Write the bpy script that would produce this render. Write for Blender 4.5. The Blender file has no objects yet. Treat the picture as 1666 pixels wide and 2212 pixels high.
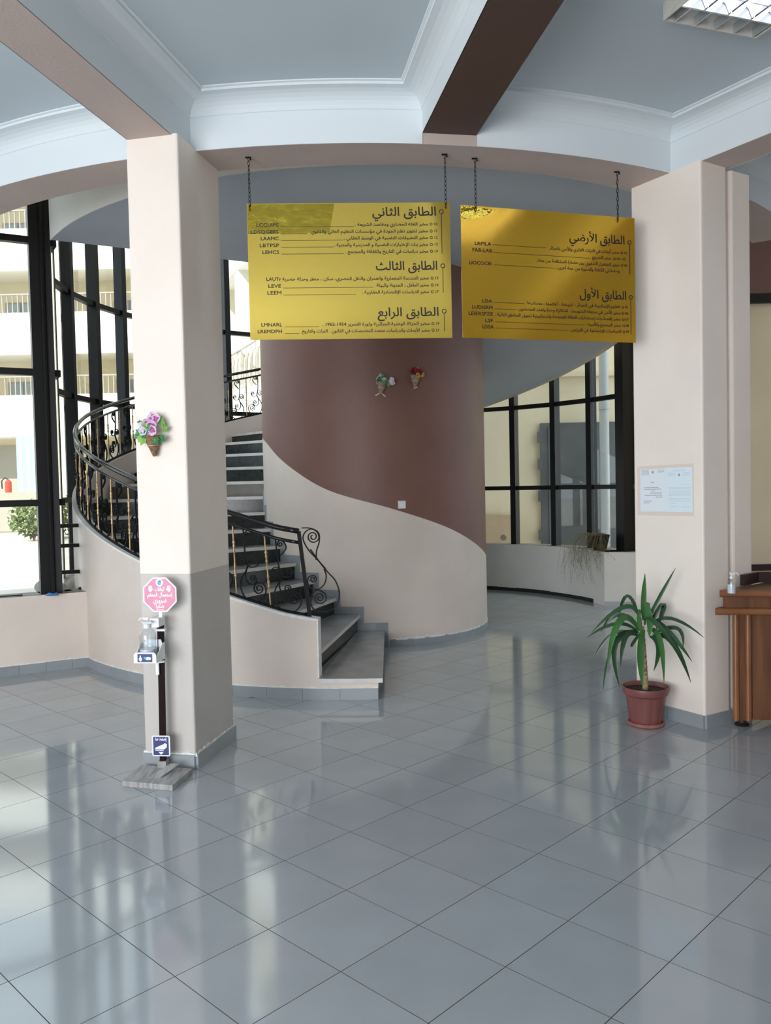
import bpy, math, random
from math import sin, cos, pi, radians as rad, degrees as deg, asin, atan2, sqrt, hypot
from mathutils import Vector, Matrix
random.seed(7)
S = bpy.context.scene
COL = S.collection

# ------------------------------------------------------------------ camera
EYE = Vector((0, 0, 1.65)); FPX = 1779.0; PIT = 0.034692; ROL = -0.0214127
_u = Vector((0, sin(PIT), cos(PIT))); _r = Vector((1, 0, 0)); FW = Vector((0, cos(PIT), -sin(PIT)))
RT = cos(ROL)*_r + sin(ROL)*_u; UP = -sin(ROL)*_r + cos(ROL)*_u
cam = bpy.data.cameras.new('camera'); camo = bpy.data.objects.new('camera', cam); COL.objects.link(camo)
camo.matrix_world = Matrix(((RT.x, UP.x, -FW.x, 0), (RT.y, UP.y, -FW.y, 0), (RT.z, UP.z, -FW.z, 1.65), (0, 0, 0, 1)))
cam.sensor_fit = 'VERTICAL'; cam.sensor_height = 36; cam.sensor_width = 36*1666/2212; cam.lens = FPX*36/2212
cam.clip_start = 0.05; cam.clip_end = 300
S.camera = camo

# ------------------------------------------------------------------ light
W = bpy.data.worlds.new('sky'); S.world = W; W.use_nodes = True
bg = W.node_tree.nodes['Background']; bg.inputs[0].default_value = (0.80, 0.90, 1.0, 1); bg.inputs[1].default_value = 1.9
sun = bpy.data.lights.new('sun', 'SUN'); sun.energy = 6.0; sun.angle = 0.01; sun.color = (1.0, 0.93, 0.80)
suno = bpy.data.objects.new('sun', sun); COL.objects.link(suno)
suno.rotation_euler = Vector((0.28, 0.72, -0.63)).to_track_quat('-Z', 'Y').to_euler()
def area(name, loc, to, sx, sy, power, col):
    l = bpy.data.lights.new(name, 'AREA'); l.shape = 'RECTANGLE'; l.size = sx; l.size_y = sy; l.energy = power; l.color = col
    o = bpy.data.objects.new(name, l); COL.objects.link(o); o.location = loc
    o.rotation_euler = (Vector(to)-Vector(loc)).to_track_quat('-Z', 'Y').to_euler(); return o
# daylight through the glazed entrance in the wall behind the camera
area('entrance_daylight', (-3.4, -3.15, 1.62), (-1.0, 5.0, 1.5), 5.4, 2.9, 420, (0.97, 0.98, 1.0))
S.view_settings.view_transform = 'Standard'; S.view_settings.look = 'None'
S.view_settings.gamma = 1; S.view_settings.use_curve_mapping = False; S.view_settings.exposure = 0.36
S.cycles.max_bounces = 10; S.cycles.diffuse_bounces = 5; S.cycles.glossy_bounces = 5
S.cycles.transparent_max_bounces = 16; S.cycles.caustics_reflective = False; S.cycles.caustics_refractive = False

# ------------------------------------------------------------------ materials
def mat(name, col, rough=0.6, metal=0.0, noise=0.0, nscale=6.0, bump=0.0, bscale=60.0, spec=0.5, coat=0.0, col2=None, stretch=None, rnd=0.0, emit=None):
    m = bpy.data.materials.new(name); m.use_nodes = True; nt = m.node_tree; N = nt.nodes; L = nt.links
    p = N['Principled BSDF']; p.inputs['Roughness'].default_value = rough; p.inputs['Metallic'].default_value = metal
    p.inputs['Specular IOR Level'].default_value = spec; p.inputs['Coat Weight'].default_value = coat
    p.inputs['Base Color'].default_value = (*col, 1)
    tc = N.new('ShaderNodeTexCoord'); src = tc.outputs['Object']
    if stretch:
        mp = N.new('ShaderNodeMapping'); mp.inputs['Scale'].default_value = stretch; L.new(src, mp.inputs[0]); src = mp.outputs[0]
    if noise or col2:
        n = N.new('ShaderNodeTexNoise'); n.inputs['Scale'].default_value = nscale; n.inputs['Detail'].default_value = 6
        L.new(src, n.inputs['Vector'])
        r = N.new('ShaderNodeValToRGB'); r.color_ramp.elements[0].position = 0.3; r.color_ramp.elements[1].position = 0.7
        a = col2 if col2 else tuple(c*(1-noise) for c in col)
        b = col if col2 else tuple(min(1, c*(1+noise)) for c in col)
        r.color_ramp.elements[0].color = (*a, 1); r.color_ramp.elements[1].color = (*b, 1)
        L.new(n.outputs['Fac'], r.inputs[0]); out = r.outputs[0]
        if rnd:
            oi = N.new('ShaderNodeObjectInfo'); mr = N.new('ShaderNodeMapRange'); mr.inputs['To Min'].default_value = 1-rnd; mr.inputs['To Max'].default_value = 1+rnd
            L.new(oi.outputs['Random'], mr.inputs[0]); hs = N.new('ShaderNodeHueSaturation'); L.new(mr.outputs[0], hs.inputs['Value']); L.new(out, hs.inputs['Color']); out = hs.outputs[0]
        L.new(out, p.inputs['Base Color'])
    if bump:
        n2 = N.new('ShaderNodeTexNoise'); n2.inputs['Scale'].default_value = bscale; n2.inputs['Detail'].default_value = 4; L.new(src, n2.inputs['Vector'])
        bp = N.new('ShaderNodeBump'); bp.inputs['Strength'].default_value = bump; bp.inputs['Distance'].default_value = 0.01
        L.new(n2.outputs['Fac'], bp.inputs['Height']); L.new(bp.outputs[0], p.inputs['Normal'])
    if emit:
        p.inputs['Emission Color'].default_value = (*emit[0], 1); p.inputs['Emission Strength'].default_value = emit[1]
    return m
def glassmat(name, tint, refl, rough=0.0):
    m = bpy.data.materials.new(name); m.use_nodes = True; nt = m.node_tree; N = nt.nodes; L = nt.links; N.clear()
    o = N.new('ShaderNodeOutputMaterial'); t = N.new('ShaderNodeBsdfTransparent'); t.inputs[0].default_value = (*tint, 1)
    g = N.new('ShaderNodeBsdfGlossy'); g.inputs['Roughness'].default_value = rough
    lw_ = N.new('ShaderNodeLayerWeight'); pw = N.new('ShaderNodeMath'); pw.operation = 'POWER'; pw.inputs[1].default_value = 5; L.new(lw_.outputs['Facing'], pw.inputs[0])
    mu = N.new('ShaderNodeMath'); mu.operation = 'MULTIPLY_ADD'; mu.inputs[1].default_value = 0.85*refl; mu.inputs[2].default_value = 0.04*refl; L.new(pw.outputs[0], mu.inputs[0])
    mx = N.new('ShaderNodeMixShader'); L.new(mu.outputs[0], mx.inputs[0]); L.new(t.outputs[0], mx.inputs[1]); L.new(g.outputs[0], mx.inputs[2]); L.new(mx.outputs[0], o.inputs[0])
    return m
M = dict(
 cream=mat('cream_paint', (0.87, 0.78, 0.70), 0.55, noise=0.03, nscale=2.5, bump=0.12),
 band=mat('grey_beige_band', (0.56, 0.525, 0.49), 0.45, noise=0.05, nscale=2.5, bump=0.12),
 stone=mat('beige_stair_wall', (0.74, 0.65, 0.58), 0.55, noise=0.06, nscale=2.0, bump=0.15),
 brown=mat('brown_drum_paint', (0.195, 0.095, 0.074), 0.5, noise=0.10, nscale=1.6, bump=0.12),
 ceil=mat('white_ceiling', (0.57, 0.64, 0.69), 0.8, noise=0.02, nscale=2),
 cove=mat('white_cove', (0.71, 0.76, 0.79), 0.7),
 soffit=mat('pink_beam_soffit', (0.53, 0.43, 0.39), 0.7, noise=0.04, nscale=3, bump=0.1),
 choc=mat('chocolate_paint', (0.075, 0.042, 0.036), 0.6, noise=0.06, nscale=3, bump=0.1),
 under=mat('stair_underside_paint', (0.52, 0.57, 0.63), 0.8, noise=0.04, nscale=1.5),
 lowwall=mat('pale_low_wall', (0.78, 0.77, 0.74), 0.6, noise=0.06, nscale=1.5, bump=0.1),
 tile=mat('polished_floor_tile', (0.385, 0.42, 0.445), 0.08, noise=0.045, nscale=3.0, spec=0.75, rnd=0.03),
 grout=mat('dark_grout', (0.17, 0.165, 0.15), 0.8, noise=0.3, nscale=8),
 skirt=mat('grey_skirting_tile', (0.30, 0.335, 0.355), 0.3, noise=0.06, nscale=4, rnd=0.05),
 plaster=mat('white_plaster_edge', (0.82, 0.81, 0.79), 0.9, noise=0.1, nscale=20),
 blackskirt=mat('black_skirting', (0.012, 0.012, 0.012), 0.5, noise=0.3, nscale=10),
 marble=mat('grey_marble', (0.30, 0.305, 0.31), 0.22, noise=0.16, nscale=5.0),
 nosing=mat('white_marble_edge', (0.66, 0.65, 0.62), 0.4, noise=0.1, nscale=9),
 riser=mat('dark_green_marble', (0.020, 0.026, 0.026), 0.22, noise=0.5, nscale=18),
 riserpale=mat('worn_grey_riser', (0.11, 0.115, 0.11), 0.4, col2=(0.20, 0.17, 0.14), nscale=7),
 iron=mat('black_iron', (0.008, 0.008, 0.009), 0.5, spec=0.14), railgloss=mat('glossy_black_handrail', (0.008, 0.008, 0.010), 0.2, spec=0.6),
 gold=mat('gold_bar', (0.46, 0.33, 0.18), 0.35, metal=0.8),
 black=mat('black_frame', (0.006, 0.006, 0.0065), 0.45, spec=0.3),
 sill=mat('brown_sill', (0.25, 0.22, 0.20), 0.7, noise=0.15, nscale=9),
 sign=mat('gold_mirror_film', (0.76, 0.55, 0.10), 0.12, metal=0.7, bump=0.03, bscale=3.0), sign_darkrefl=mat('gold_film_dark_reflection', (0.70, 0.40, 0.035), 0.12, metal=0.7, bump=0.03, bscale=3.0),  # both signs share one film; the second's darker reflection is tinted in
 sign_reflection=mat('gold_painted_reflection', (0.62, 0.45, 0.06), 0.06, metal=1.0, bump=0.6, bscale=11),  # deeper gold patch painting a warped reflection onto the signs
 ink=mat('black_print', (0.018, 0.012, 0.008), 0.6),
 white=mat('white_plastic', (0.84, 0.85, 0.86), 0.4),
 paper=mat('white_paper', (0.78, 0.83, 0.88), 0.8), paperb=mat('bluish_paper', (0.74, 0.84, 0.90), 0.8),
 tape=mat('beige_tape', (0.78, 0.66, 0.58), 0.6), print_=mat('grey_print', (0.36, 0.37, 0.39), 0.8), printp=mat('pale_grey_print', (0.60, 0.66, 0.72), 0.8),
 pink=mat('pink_print', (0.80, 0.27, 0.38), 0.4, col2=(0.60, 0.22, 0.38), nscale=3), navy=mat('navy_print', (0.02, 0.03, 0.17), 0.4), cyan=mat('cyan_print', (0.05, 0.42, 0.72), 0.4),
 pole=mat('dark_maroon_pole', (0.014, 0.006, 0.007), 0.6, spec=0.1), concrete=mat('worn_metal_plate', (0.47, 0.47, 0.46), 0.6, col2=(0.24, 0.22, 0.22), nscale=7, stretch=(6, 1, 1)),
 steel=mat('bare_steel', (0.5, 0.5, 0.5), 0.3, metal=0.9),
 clear=glassmat('clear_plastic', (0.90, 0.93, 0.95), 1.6, 0.05), gel=mat('clear_gel', (0.72, 0.76, 0.79), 0.25),
 glass=glassmat('window_glass', (0.93, 0.96, 0.95), 1.0),
 terra=mat('maroon_plastic_pot', (0.20, 0.068, 0.06), 0.4, noise=0.08, nscale=6), saucer=mat('dusty_red_saucer', (0.33, 0.13, 0.11), 0.5, noise=0.2, nscale=14),
 soil=mat('dark_soil', (0.035, 0.02, 0.018), 0.9, noise=0.4, nscale=40), trunk=mat('pale_cane', (0.50, 0.42, 0.20), 0.7, col2=(0.16, 0.10, 0.06), nscale=30, stretch=(1, 1, 3)),
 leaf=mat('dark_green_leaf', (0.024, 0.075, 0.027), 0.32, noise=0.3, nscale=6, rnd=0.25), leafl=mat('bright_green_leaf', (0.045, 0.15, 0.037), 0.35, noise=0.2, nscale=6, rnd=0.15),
 lime=mat('lime_leaf', (0.20, 0.42, 0.07), 0.5, noise=0.25, nscale=30, rnd=0.2), ivy=mat('ivy_leaf', (0.035, 0.20, 0.06), 0.45, noise=0.3, nscale=30, rnd=0.2),
 orchid=mat('pale_lilac_petal', (0.74, 0.58, 0.72), 0.6, noise=0.12, nscale=30), magenta=mat('magenta_petal', (0.55, 0.10, 0.42), 0.6),
 whitepet=mat('white_petal', (0.72, 0.72, 0.80), 0.6), redpet=mat('dark_red_petal', (0.20, 0.008, 0.02), 0.6), yellowpet=mat('yellow_petal', (0.60, 0.33, 0.05), 0.6),
 wicker=mat('brown_wicker', (0.30, 0.18, 0.085), 0.7, col2=(0.12, 0.065, 0.03), nscale=60, bump=0.5, bscale=90), wickerp=mat('pale_wicker', (0.36, 0.27, 0.18), 0.7, col2=(0.2, 0.14, 0.09), nscale=60),
 ribbon=mat('pale_ribbon', (0.62, 0.56, 0.44), 0.5),
 wood=mat('walnut_veneer', (0.20, 0.085, 0.037), 0.35, col2=(0.095, 0.036, 0.016), nscale=3.0, stretch=(7, 7, 0.6)), woodl=mat('walnut_edge', (0.28, 0.115, 0.05), 0.3, col2=(0.2, 0.075, 0.03), nscale=4),
 woodd=mat('dark_inner_board', (0.03, 0.014, 0.012), 0.4), rubber=mat('black_rubber', (0.012, 0.012, 0.012), 0.6),
 lampw=mat('lamp_body', (0.62, 0.60, 0.54), 0.5, noise=0.12, nscale=20), blade=mat('louvre_blade', (0.55, 0.60, 0.62), 0.25, metal=0.7), refl=mat('bright_reflector', (0.80, 0.80, 0.92), 0.3, metal=0.3),
 tube=mat('fluorescent_tube', (0.9, 0.9, 0.95), 0.5, emit=((0.86, 0.88, 1.0), 6.0)),
 facade=mat('sunlit_render', (0.82, 0.78, 0.66), 0.8, noise=0.04, nscale=0.6), parapet=mat('white_render', (0.86, 0.85, 0.80), 0.8), recess=mat('shaded_tan_render', (0.74, 0.64, 0.46), 0.8),  # recess tan puts the shade behind the balconies into the wall colour
 winglass=mat('far_window_glass', (0.30, 0.34, 0.36), 0.15), courtyard=mat('court_concrete', (0.50, 0.47, 0.43), 0.85, noise=0.12, nscale=0.8), rail=mat('far_railing_paint', (0.30, 0.28, 0.25), 0.6),
 yard=mat('yard_wall', (0.84, 0.71, 0.50), 0.8, noise=0.06, nscale=1.2), yarddoor=mat('grey_sheet_metal', (0.125, 0.13, 0.135), 0.5, noise=0.25, nscale=1.5, metal=0.2), pipe=mat('grey_pipe', (0.48, 0.50, 0.50), 0.5), slabm=mat('pale_board', (0.50, 0.36, 0.22), 0.8, noise=0.08, nscale=4), hole=mat('dark_hole', (0.16, 0.15, 0.13), 0.8),
 red=mat('extinguisher_red', (0.55, 0.06, 0.04), 0.4), greydoor=mat('far_grey_door', (0.36, 0.35, 0.31), 0.7), shrub=mat('dusty_shrub', (0.11, 0.15, 0.05), 0.8, noise=0.3, nscale=20), dry=mat('dry_trailing_stem', (0.20, 0.19, 0.09), 0.8, noise=0.4, nscale=20),
 blue=mat('blue_plastic', (0.04, 0.20, 0.50), 0.4), cable=mat('black_cable', (0.015, 0.015, 0.015), 0.5), bark=mat('shrub_stem', (0.10, 0.07, 0.04), 0.8),
 curt=mat('pale_blue_curtain', (0.40, 0.56, 0.72), 0.8),
)

# ------------------------------------------------------------------ builders
class MB:
    def __init__(s): s.v = []; s.f = []; s.m = []
    def add(s, vs, fs, mi=0):
        b = len(s.v); s.v += [tuple(v) for v in vs]; s.f += [tuple(i+b for i in f) for f in fs]; s.m += [mi]*len(fs); return s
    def box(s, c, size, R=None, mi=0, top=None):
        x, y, z = [q/2 for q in size]; P = []
        for dz in (-z, z):
            for dx, dy in ((-x, -y), (x, -y), (x, y), (-x, y)):
                if dz > 0 and top: dx, dy = dx*top, dy*top
                p = Vector((dx, dy, dz)); p = R @ p if R else p; P.append(p+Vector(c))
        return s.add(P, [(3, 2, 1, 0), (4, 5, 6, 7), (0, 1, 5, 4), (1, 2, 6, 5), (2, 3, 7, 6), (3, 0, 4, 7)], mi)
    def prism(s, poly, z0, z1, mi=0, R=None, off=(0, 0, 0)):
        n = len(poly); P = [Vector((x, y, z0)) for x, y in poly]+[Vector((x, y, z1)) for x, y in poly]
        P = [(R @ p if R else p)+Vector(off) for p in P]
        return s.add(P, [tuple(reversed(range(n))), tuple(range(n, 2*n))]+[(i, (i+1) % n, (i+1) % n+n, i+n) for i in range(n)], mi)
    def tube(s, pts, r, n=6, mi=0, closed=False):
        pts = [Vector(p) for p in pts]; k = len(pts); rs = r if isinstance(r, (list, tuple)) else [r]*k
        N = None; rings = []
        for i, p in enumerate(pts):
            if closed: t = pts[(i+1) % k]-pts[i-1]
            else: t = pts[min(i+1, k-1)]-pts[max(i-1, 0)]
            if t.length < 1e-9: t = Vector((0, 0, 1))
            t.normalize()
            if N is None: N = t.orthogonal().normalized()
            N = (N-t*N.dot(t)); N = N.normalized() if N.length > 1e-6 else t.orthogonal().normalized()
            B = t.cross(N); rings.append([p+(N*cos(2*pi*j/n)+B*sin(2*pi*j/n))*rs[i] for j in range(n)])
        vs = [q for R_ in rings for q in R_]; fs = []
        for i in range(k if closed else k-1):
            a, b = i*n, ((i+1) % k)*n
            fs += [(a+j, a+(j+1) % n, b+(j+1) % n, b+j) for j in range(n)]
        if not closed: fs += [tuple(reversed(range(n))), tuple(range((k-1)*n, k*n))]
        return s.add(vs, fs, mi)
    def lathe(s, prof, n=20, c=(0, 0, 0), mi=0, R=None, a0=0, a1=2*pi):
        full = abs(a1-a0-2*pi) < 1e-6; m = n if full else n+1; vs = []
        for r, z in prof:
            for j in range(m):
                a = a0+(a1-a0)*j/n; p = Vector((r*cos(a), r*sin(a), z)); vs.append((R @ p if R else p)+Vector(c))
        fs = []
        for i in range(len(prof)-1):
            for j in range(n):
                j2 = (j+1) % m; fs.append((i*m+j, i*m+j2, (i+1)*m+j2, (i+1)*m+j))
        if prof[0][0] > 1e-6 and full: fs.append(tuple(reversed(range(m))))
        if prof[-1][0] > 1e-6 and full: fs.append(tuple(range((len(prof)-1)*m, len(prof)*m)))
        return s.add(vs, fs, mi)
    def ribbon(s, pl, t, w, mi=0):
        """flat bar bent along a plane curve (u, v), t thick in the plane, w deep across it"""
        P = [Vector(p) for p in pl]; k = len(P); vs = []
        for i, p in enumerate(P):
            d = P[min(i+1, k-1)]-P[max(i-1, 0)]
            if d.length < 1e-9: d = Vector((1, 0))
            d.normalize(); n_ = Vector((-d.y, d.x))*(t/2); a, b = p+n_, p-n_
            vs += [(a.x, -w/2, a.y), (a.x, w/2, a.y), (b.x, w/2, b.y), (b.x, -w/2, b.y)]
        fs = [(4*i+j, 4*i+(j+1) % 4, 4*i+4+(j+1) % 4, 4*i+4+j) for i in range(k-1) for j in range(4)]+[(3, 2, 1, 0), (4*k-4, 4*k-3, 4*k-2, 4*k-1)]
        return s.add(vs, fs, mi)
    def band(s, A, B, mi=0, closed=False):
        """quads between two point lists"""
        n = len(A); fs = [(i, (i+1) % n, (i+1) % n+n, i+n) for i in range(n if closed else n-1)]
        return s.add(list(A)+list(B), fs, mi)
    def wall(s, inner, outer, z0, z1, mi=0, mitop=None):
        """thick curved wall; inner/outer lists of (x,y); z0/z1 number or list"""
        n = len(inner); Z0 = z0 if isinstance(z0, list) else [z0]*n; Z1 = z1 if isinstance(z1, list) else [z1]*n
        vs = []
        for i in range(n):
            vs += [(*inner[i], Z0[i]), (*outer[i], Z0[i]), (*outer[i], Z1[i]), (*inner[i], Z1[i])]
        fs = []; base = len(s.f)
        for i in range(n-1):
            a, b = 4*i, 4*i+4
            fs += [(a, b, b+3, a+3), (a+1, a+2, b+2, b+1), (a+2, a+3, b+3, b+2), (a, a+1, b+1, b)]
        fs += [(0, 3, 2, 1), (4*n-4, 4*n-3, 4*n-2, 4*n-1)]
        s.add(vs, fs, mi)
        if mitop is not None:
            for i in range(n-1): s.m[base+4*i+2] = mitop
        return s
    def build(s, name, mats, parent=None, smooth=False, local=False, recalc=True):
        me = bpy.data.meshes.new(name)
        off = Vector((0, 0, 0))
        if parent is not None and not local:
            q = parent
            while q is not None: off += q.location; q = q.parent
        me.from_pydata([tuple(Vector(v)-off) for v in s.v], [], s.f)
        for m in (mats if isinstance(mats, (list, tuple)) else [mats]): me.materials.append(M[m])
        for i, p in enumerate(me.polygons): p.material_index = s.m[i]; p.use_smooth = bool(smooth)
        if recalc:
            import bmesh
            b = bmesh.new(); b.from_mesh(me); bmesh.ops.recalc_face_normals(b, faces=b.faces); b.to_mesh(me); b.free()
        o = bpy.data.objects.new(name, me); COL.objects.link(o)
        if parent is not None: o.parent = parent
        if smooth == 'auto':
            try: me.set_sharp_from_angle(angle=rad(35))
            except Exception: pass
        return o
def empty(name, loc=(0, 0, 0)):
    o = bpy.data.objects.new(name, None); COL.objects.link(o); o.location = loc; o.empty_display_size = 0.1; return o
def tag(o, label=None, cat=None, group=None, kind=None):
    if label: o['label'] = label
    if cat: o['category'] = cat
    if group: o['group'] = group
    if kind: o['kind'] = kind
    return o
def structure(o, label=None): o['kind'] = 'structure'; o['label'] = label or o.name.replace('_', ' '); return o
def inst(src, name, parent, mw):
    o = src.copy(); o.name = name; COL.objects.link(o); o.parent = parent; o.matrix_basis = mw; return o
def copy_tree(o, parent=None):
    c = o.copy(); COL.objects.link(c)
    if parent is not None: c.parent = parent
    for ch in list(o.children): copy_tree(ch, c)
    return c
# world rays at a photograph pixel, used to read real positions off known planes
def ray(x, y): return RT*((x-833)/FPX)-UP*((y-1106)/FPX)+FW
def atz(x, y, z): d = ray(x, y); return EYE+d*((z-EYE.z)/d.z)
def aty(x, y, Y): d = ray(x, y); return EYE+d*(Y/d.y)
def atplane(x, y, p, n): d = ray(x, y); return EYE+d*((Vector(p)-EYE).dot(n)/d.dot(n))
def px(P):
    X = Vector(P)-EYE; z = X.dot(FW)
    return (833+FPX*X.dot(RT)/z, 1106-FPX*X.dot(UP)/z, z)

# ------------------------------------------------------------------ plan
SC = Vector((-0.12, 9.54)); RC = Vector((-0.30, 9.45))
def sp(th, R): t = rad(th); return (SC.x-R*sin(t), SC.y-R*cos(t))
def rp(a, R): t = rad(a); return (RC.x-R*sin(t), RC.y-R*cos(t))
R_IN, R_OUT, R_GL = 1.27, 3.28, 3.5
RISE, STEP, TH0, NST = 0.167, 10.9, -2.5, 25
ZN = [0.166*n_+0.0005*n_*n_ if n_ <= 13 else 2.2425+(4.17-2.2425)/12*(n_-13) for n_ in range(27)]
def zline(th):
    q = (th-TH0)/STEP; n_ = max(0, min(25, int(math.floor(q)))); return ZN[n_]+(ZN[n_+1]-ZN[n_])*(q-n_)
RF, RB = 4.5, 4.17
ZS, ZC1, ZC = 3.67, 3.865, 3.975
AX = [54.6, 33.3, 12.35, -9.4, -31.7, -52.9]; WBS = [0.14, 0.14, 0.14, 0.168, 0.14, 0.14]
RMAX = 15.5

# ------------------------------------------------------------------ floor
floor = empty('floor'); structure(floor, 'grey polished tile floor')
g = MB(); g.prism([(-11, -7), (9, -7), (9, 13.1), (-3.9, 13.1), (-11, 5.5)], -0.06, -0.0035); g.build('grout_bed', 'grout', floor)
TS = 0.39595; yaw = 0.798405548; TO = Vector((-0.74542, 2.72818))
ta = Vector((cos(yaw), sin(yaw))); tb = Vector((sin(yaw), -cos(yaw)))
def tile_mesh(b, c, R):
    h = TS/2-0.0014; e = 0.0002
    P = [Vector((x*h, y*h, -0.003)) for x, y in ((-1, -1), (1, -1), (1, 1), (-1, 1))]+[Vector((x*(h-e), y*(h-e), 0)) for x, y in ((-1, -1), (1, -1), (1, 1), (-1, 1))]
    b.add([R @ p+c for p in P], [(4, 5, 6, 7), (0, 1, 5, 4), (1, 2, 6, 5), (2, 3, 7, 6), (3, 0, 4, 7)])
    b.m[-4:] = [1, 1, 1, 1]
RY = Matrix.Rotation(yaw, 3, 'Z')
tb0 = MB(); tile_mesh(tb0, Vector((0, 0, 0)), Matrix.Identity(3)); tproto = None
cand = []; rest = []
for i in range(-30, 45):
    for j in range(-45, 30):
        c = TO+TS*(ta*(i+0.5)+tb*(j+0.5))
        if not (-7 < c.x < 7 and -2.9 < c.y < 12.9): continue
        if c.x < -3.4 and c.y > 7.9+0.55*(c.x+3.4): continue
        d = c-SC; R = d.length; th = deg(atan2(-d.x, -d.y)) % 360
        if R < 1.05 or (R < 3.05 and 6 < th < 150) or R > 3.85 and c.y > SC.y: continue
        if c.y > 0.8:
            p = px((c.x, c.y, 0)); m = 230*3/max(1, p[2])
            if -m < p[0] < 1666+m and p[1] < 2212+m*1.4: cand.append((c.length, c)); continue
        rest.append(c)
cand.sort(key=lambda q: q[0])
for k, (dd, c) in enumerate(cand):
    if k >= 300: rest.append(c); continue
    if tproto is None: tproto = o = tb0.build('tile', ['tile', 'grout'], floor, local=True)
    else: o = tproto.copy(); COL.objects.link(o); o.parent = floor
    o.matrix_basis = Matrix.Translation((c.x, c.y, 0)) @ Matrix.Rotation(yaw+random.choice((0, pi/2, pi)), 4, 'Z') @ Matrix.Rotation(random.uniform(-5e-4, 5e-4), 4, 'X') @ Matrix.Rotation(random.uniform(-5e-4, 5e-4), 4, 'Y')
b = MB()
for c in rest: tile_mesh(b, Vector((c.x, c.y, 0)), RY)
o = b.build('tile_field', ['tile', 'grout'], floor); o['kind'] = 'stuff'

# ------------------------------------------------------------------ ceiling with coved bays and beams
def loop(a1, a2, d, z, n=28):
    R = RF+d; w = WBS[AX.index(a1)]+d; w2 = WBS[AX.index(a2)]+d; Rb = RMAX-d
    A = a1-deg(asin(w/R)); B = a2+deg(asin(w2/R)); Ab = a1-deg(asin(w/Rb)); Bb = a2+deg(asin(w2/Rb))
    return [(*rp(A+(B-A)*i/n, R), z) for i in range(n+1)]+[(*rp(Bb+(Ab-Bb)*i/6, Rb), z) for i in range(7)]
ceilmb = MB(); covemb = MB(); bface = MB()
for a1, a2 in zip(AX[:-1], AX[1:]):
    L0 = loop(a1, a2, 0, ZS); L1 = loop(a1, a2, 0, ZC1)
    bface.band(L0[:29], L1[:29])
    for ii, ax_ in ((28, a2), (35, a1)):
        zb = 3.737 if ax_ == AX[3] else ZS
        p_, q_ = L1[ii], L1[(ii+1) % 36]; bface.band([(p_[0], p_[1], zb), (q_[0], q_[1], zb)], [p_, q_])
    bface.band(L0[29:], L1[29:])
    prof = [(0, ZC1), (0.006, ZC1+0.003)]+[(0.128-0.122*cos(t*pi/12), ZC1+0.003+0.083*sin(t*pi/12)) for t in range(1, 7)]+[(0.136, ZC1+0.086), (0.136, ZC-0.010), (0.150, ZC-0.006), (0.152, ZC)]
    Ls = [loop(a1, a2, d, z) for d, z in prof]
    for P, Q in zip(Ls[:-1], Ls[1:]): covemb.band(P, Q, closed=True)
    top = Ls[-1]; n = 29
    for i in range(28):  # fan the ceiling field as strips from the arc to the back
        u0, u1 = i/28, (i+1)/28
        def bk(u):
            k = (1-u)*6; j = min(5, int(k)); f = k-j; A_, B_ = Vector(top[n+j]), Vector(top[n+j+1]); return A_.lerp(B_, f)
        ceilmb.add([top[i], top[i+1], bk(u1), bk(u0)], [(0, 1, 2, 3)])
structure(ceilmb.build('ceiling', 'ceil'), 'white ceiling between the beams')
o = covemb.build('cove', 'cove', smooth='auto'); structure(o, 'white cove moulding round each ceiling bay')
o = bface.build('beam_face', 'cove'); structure(o, 'white side faces of the ceiling beams')
# soffits: ring and radial beams
ring = MB(); n = 60
angs = [58-116*i/n for i in range(n+1)]
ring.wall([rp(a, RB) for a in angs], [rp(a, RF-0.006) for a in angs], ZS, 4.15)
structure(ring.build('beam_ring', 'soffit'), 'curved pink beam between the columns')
for i, a in enumerate(AX):
    z = ZS if i != 3 else 3.735
    w = WBS[i]-0.006; R0 = RF-(0.05 if i != 3 else 0.003)
    P = []
    for R, s_ in ((R0, 1), (RMAX, 1), (RMAX, -1), (R0, -1)): P.append(rp(a-s_*deg(asin(w/R)), R))
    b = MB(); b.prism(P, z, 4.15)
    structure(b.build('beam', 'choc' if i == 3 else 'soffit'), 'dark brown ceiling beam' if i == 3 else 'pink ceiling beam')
# floor slab, unseen upper storey massed to block the sun, and tower roof above
b = MB(); outl = [rp(a, RB) for a in [62-124*i/40 for i in range(41)]]+[rp(a, RMAX+1) for a in [-62+124*i/12 for i in range(13)]]
b.prism(outl, 4.16, 8.6); structure(b.build('wall_sun_block', 'facade'), 'unseen upper storey massed over the hall to block the sun')
b = MB(); b.prism([sp(i*9, 4.1) for i in range(40)], 8.6, 8.8); structure(b.build('roof', 'under'), 'roof over the stair tower')

# ------------------------------------------------------------------ hall walls behind the camera (entrance glazing opening at the back)
def wallbox(name, x0, x1, y0, y1, z0, z1, m='cream', label=None):
    b = MB(); b.box(((x0+x1)/2, (y0+y1)/2, (z0+z1)/2), (x1-x0, y1-y0, z1-z0)); o = b.build(name, m); structure(o, label); return o
wallbox('wall_back', -11, -6.2, -3.1, -2.9, 0, 4.15); wallbox('wall_back', -0.6, 9, -3.1, -2.9, 0, 4.15); wallbox('wall_back', -6.2, -0.6, -3.1, -2.9, 3.1, 4.15)
wallbox('wall_right', 7.2, 7.4, -3.1, 7.8, 0, 4.15); wallbox('wall_left', -9.0, -8.8, -3.1, 4.4, 0, 4.15)
w3 = empty('window_4', (-3.4, -3.0, 0)); structure(w3, 'glazed entrance behind the camera')
for k in range(5):
    b = MB(); b.box((-6.15+k*1.375, -3.0, 1.55), (0.07, 0.10, 3.1)); b.build('mullion', 'black', w3)
b = MB(); b.box((-3.4, -3.0, 2.2), (5.6, 0.09, 0.06)); b.build('transom', 'black', w3)

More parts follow.
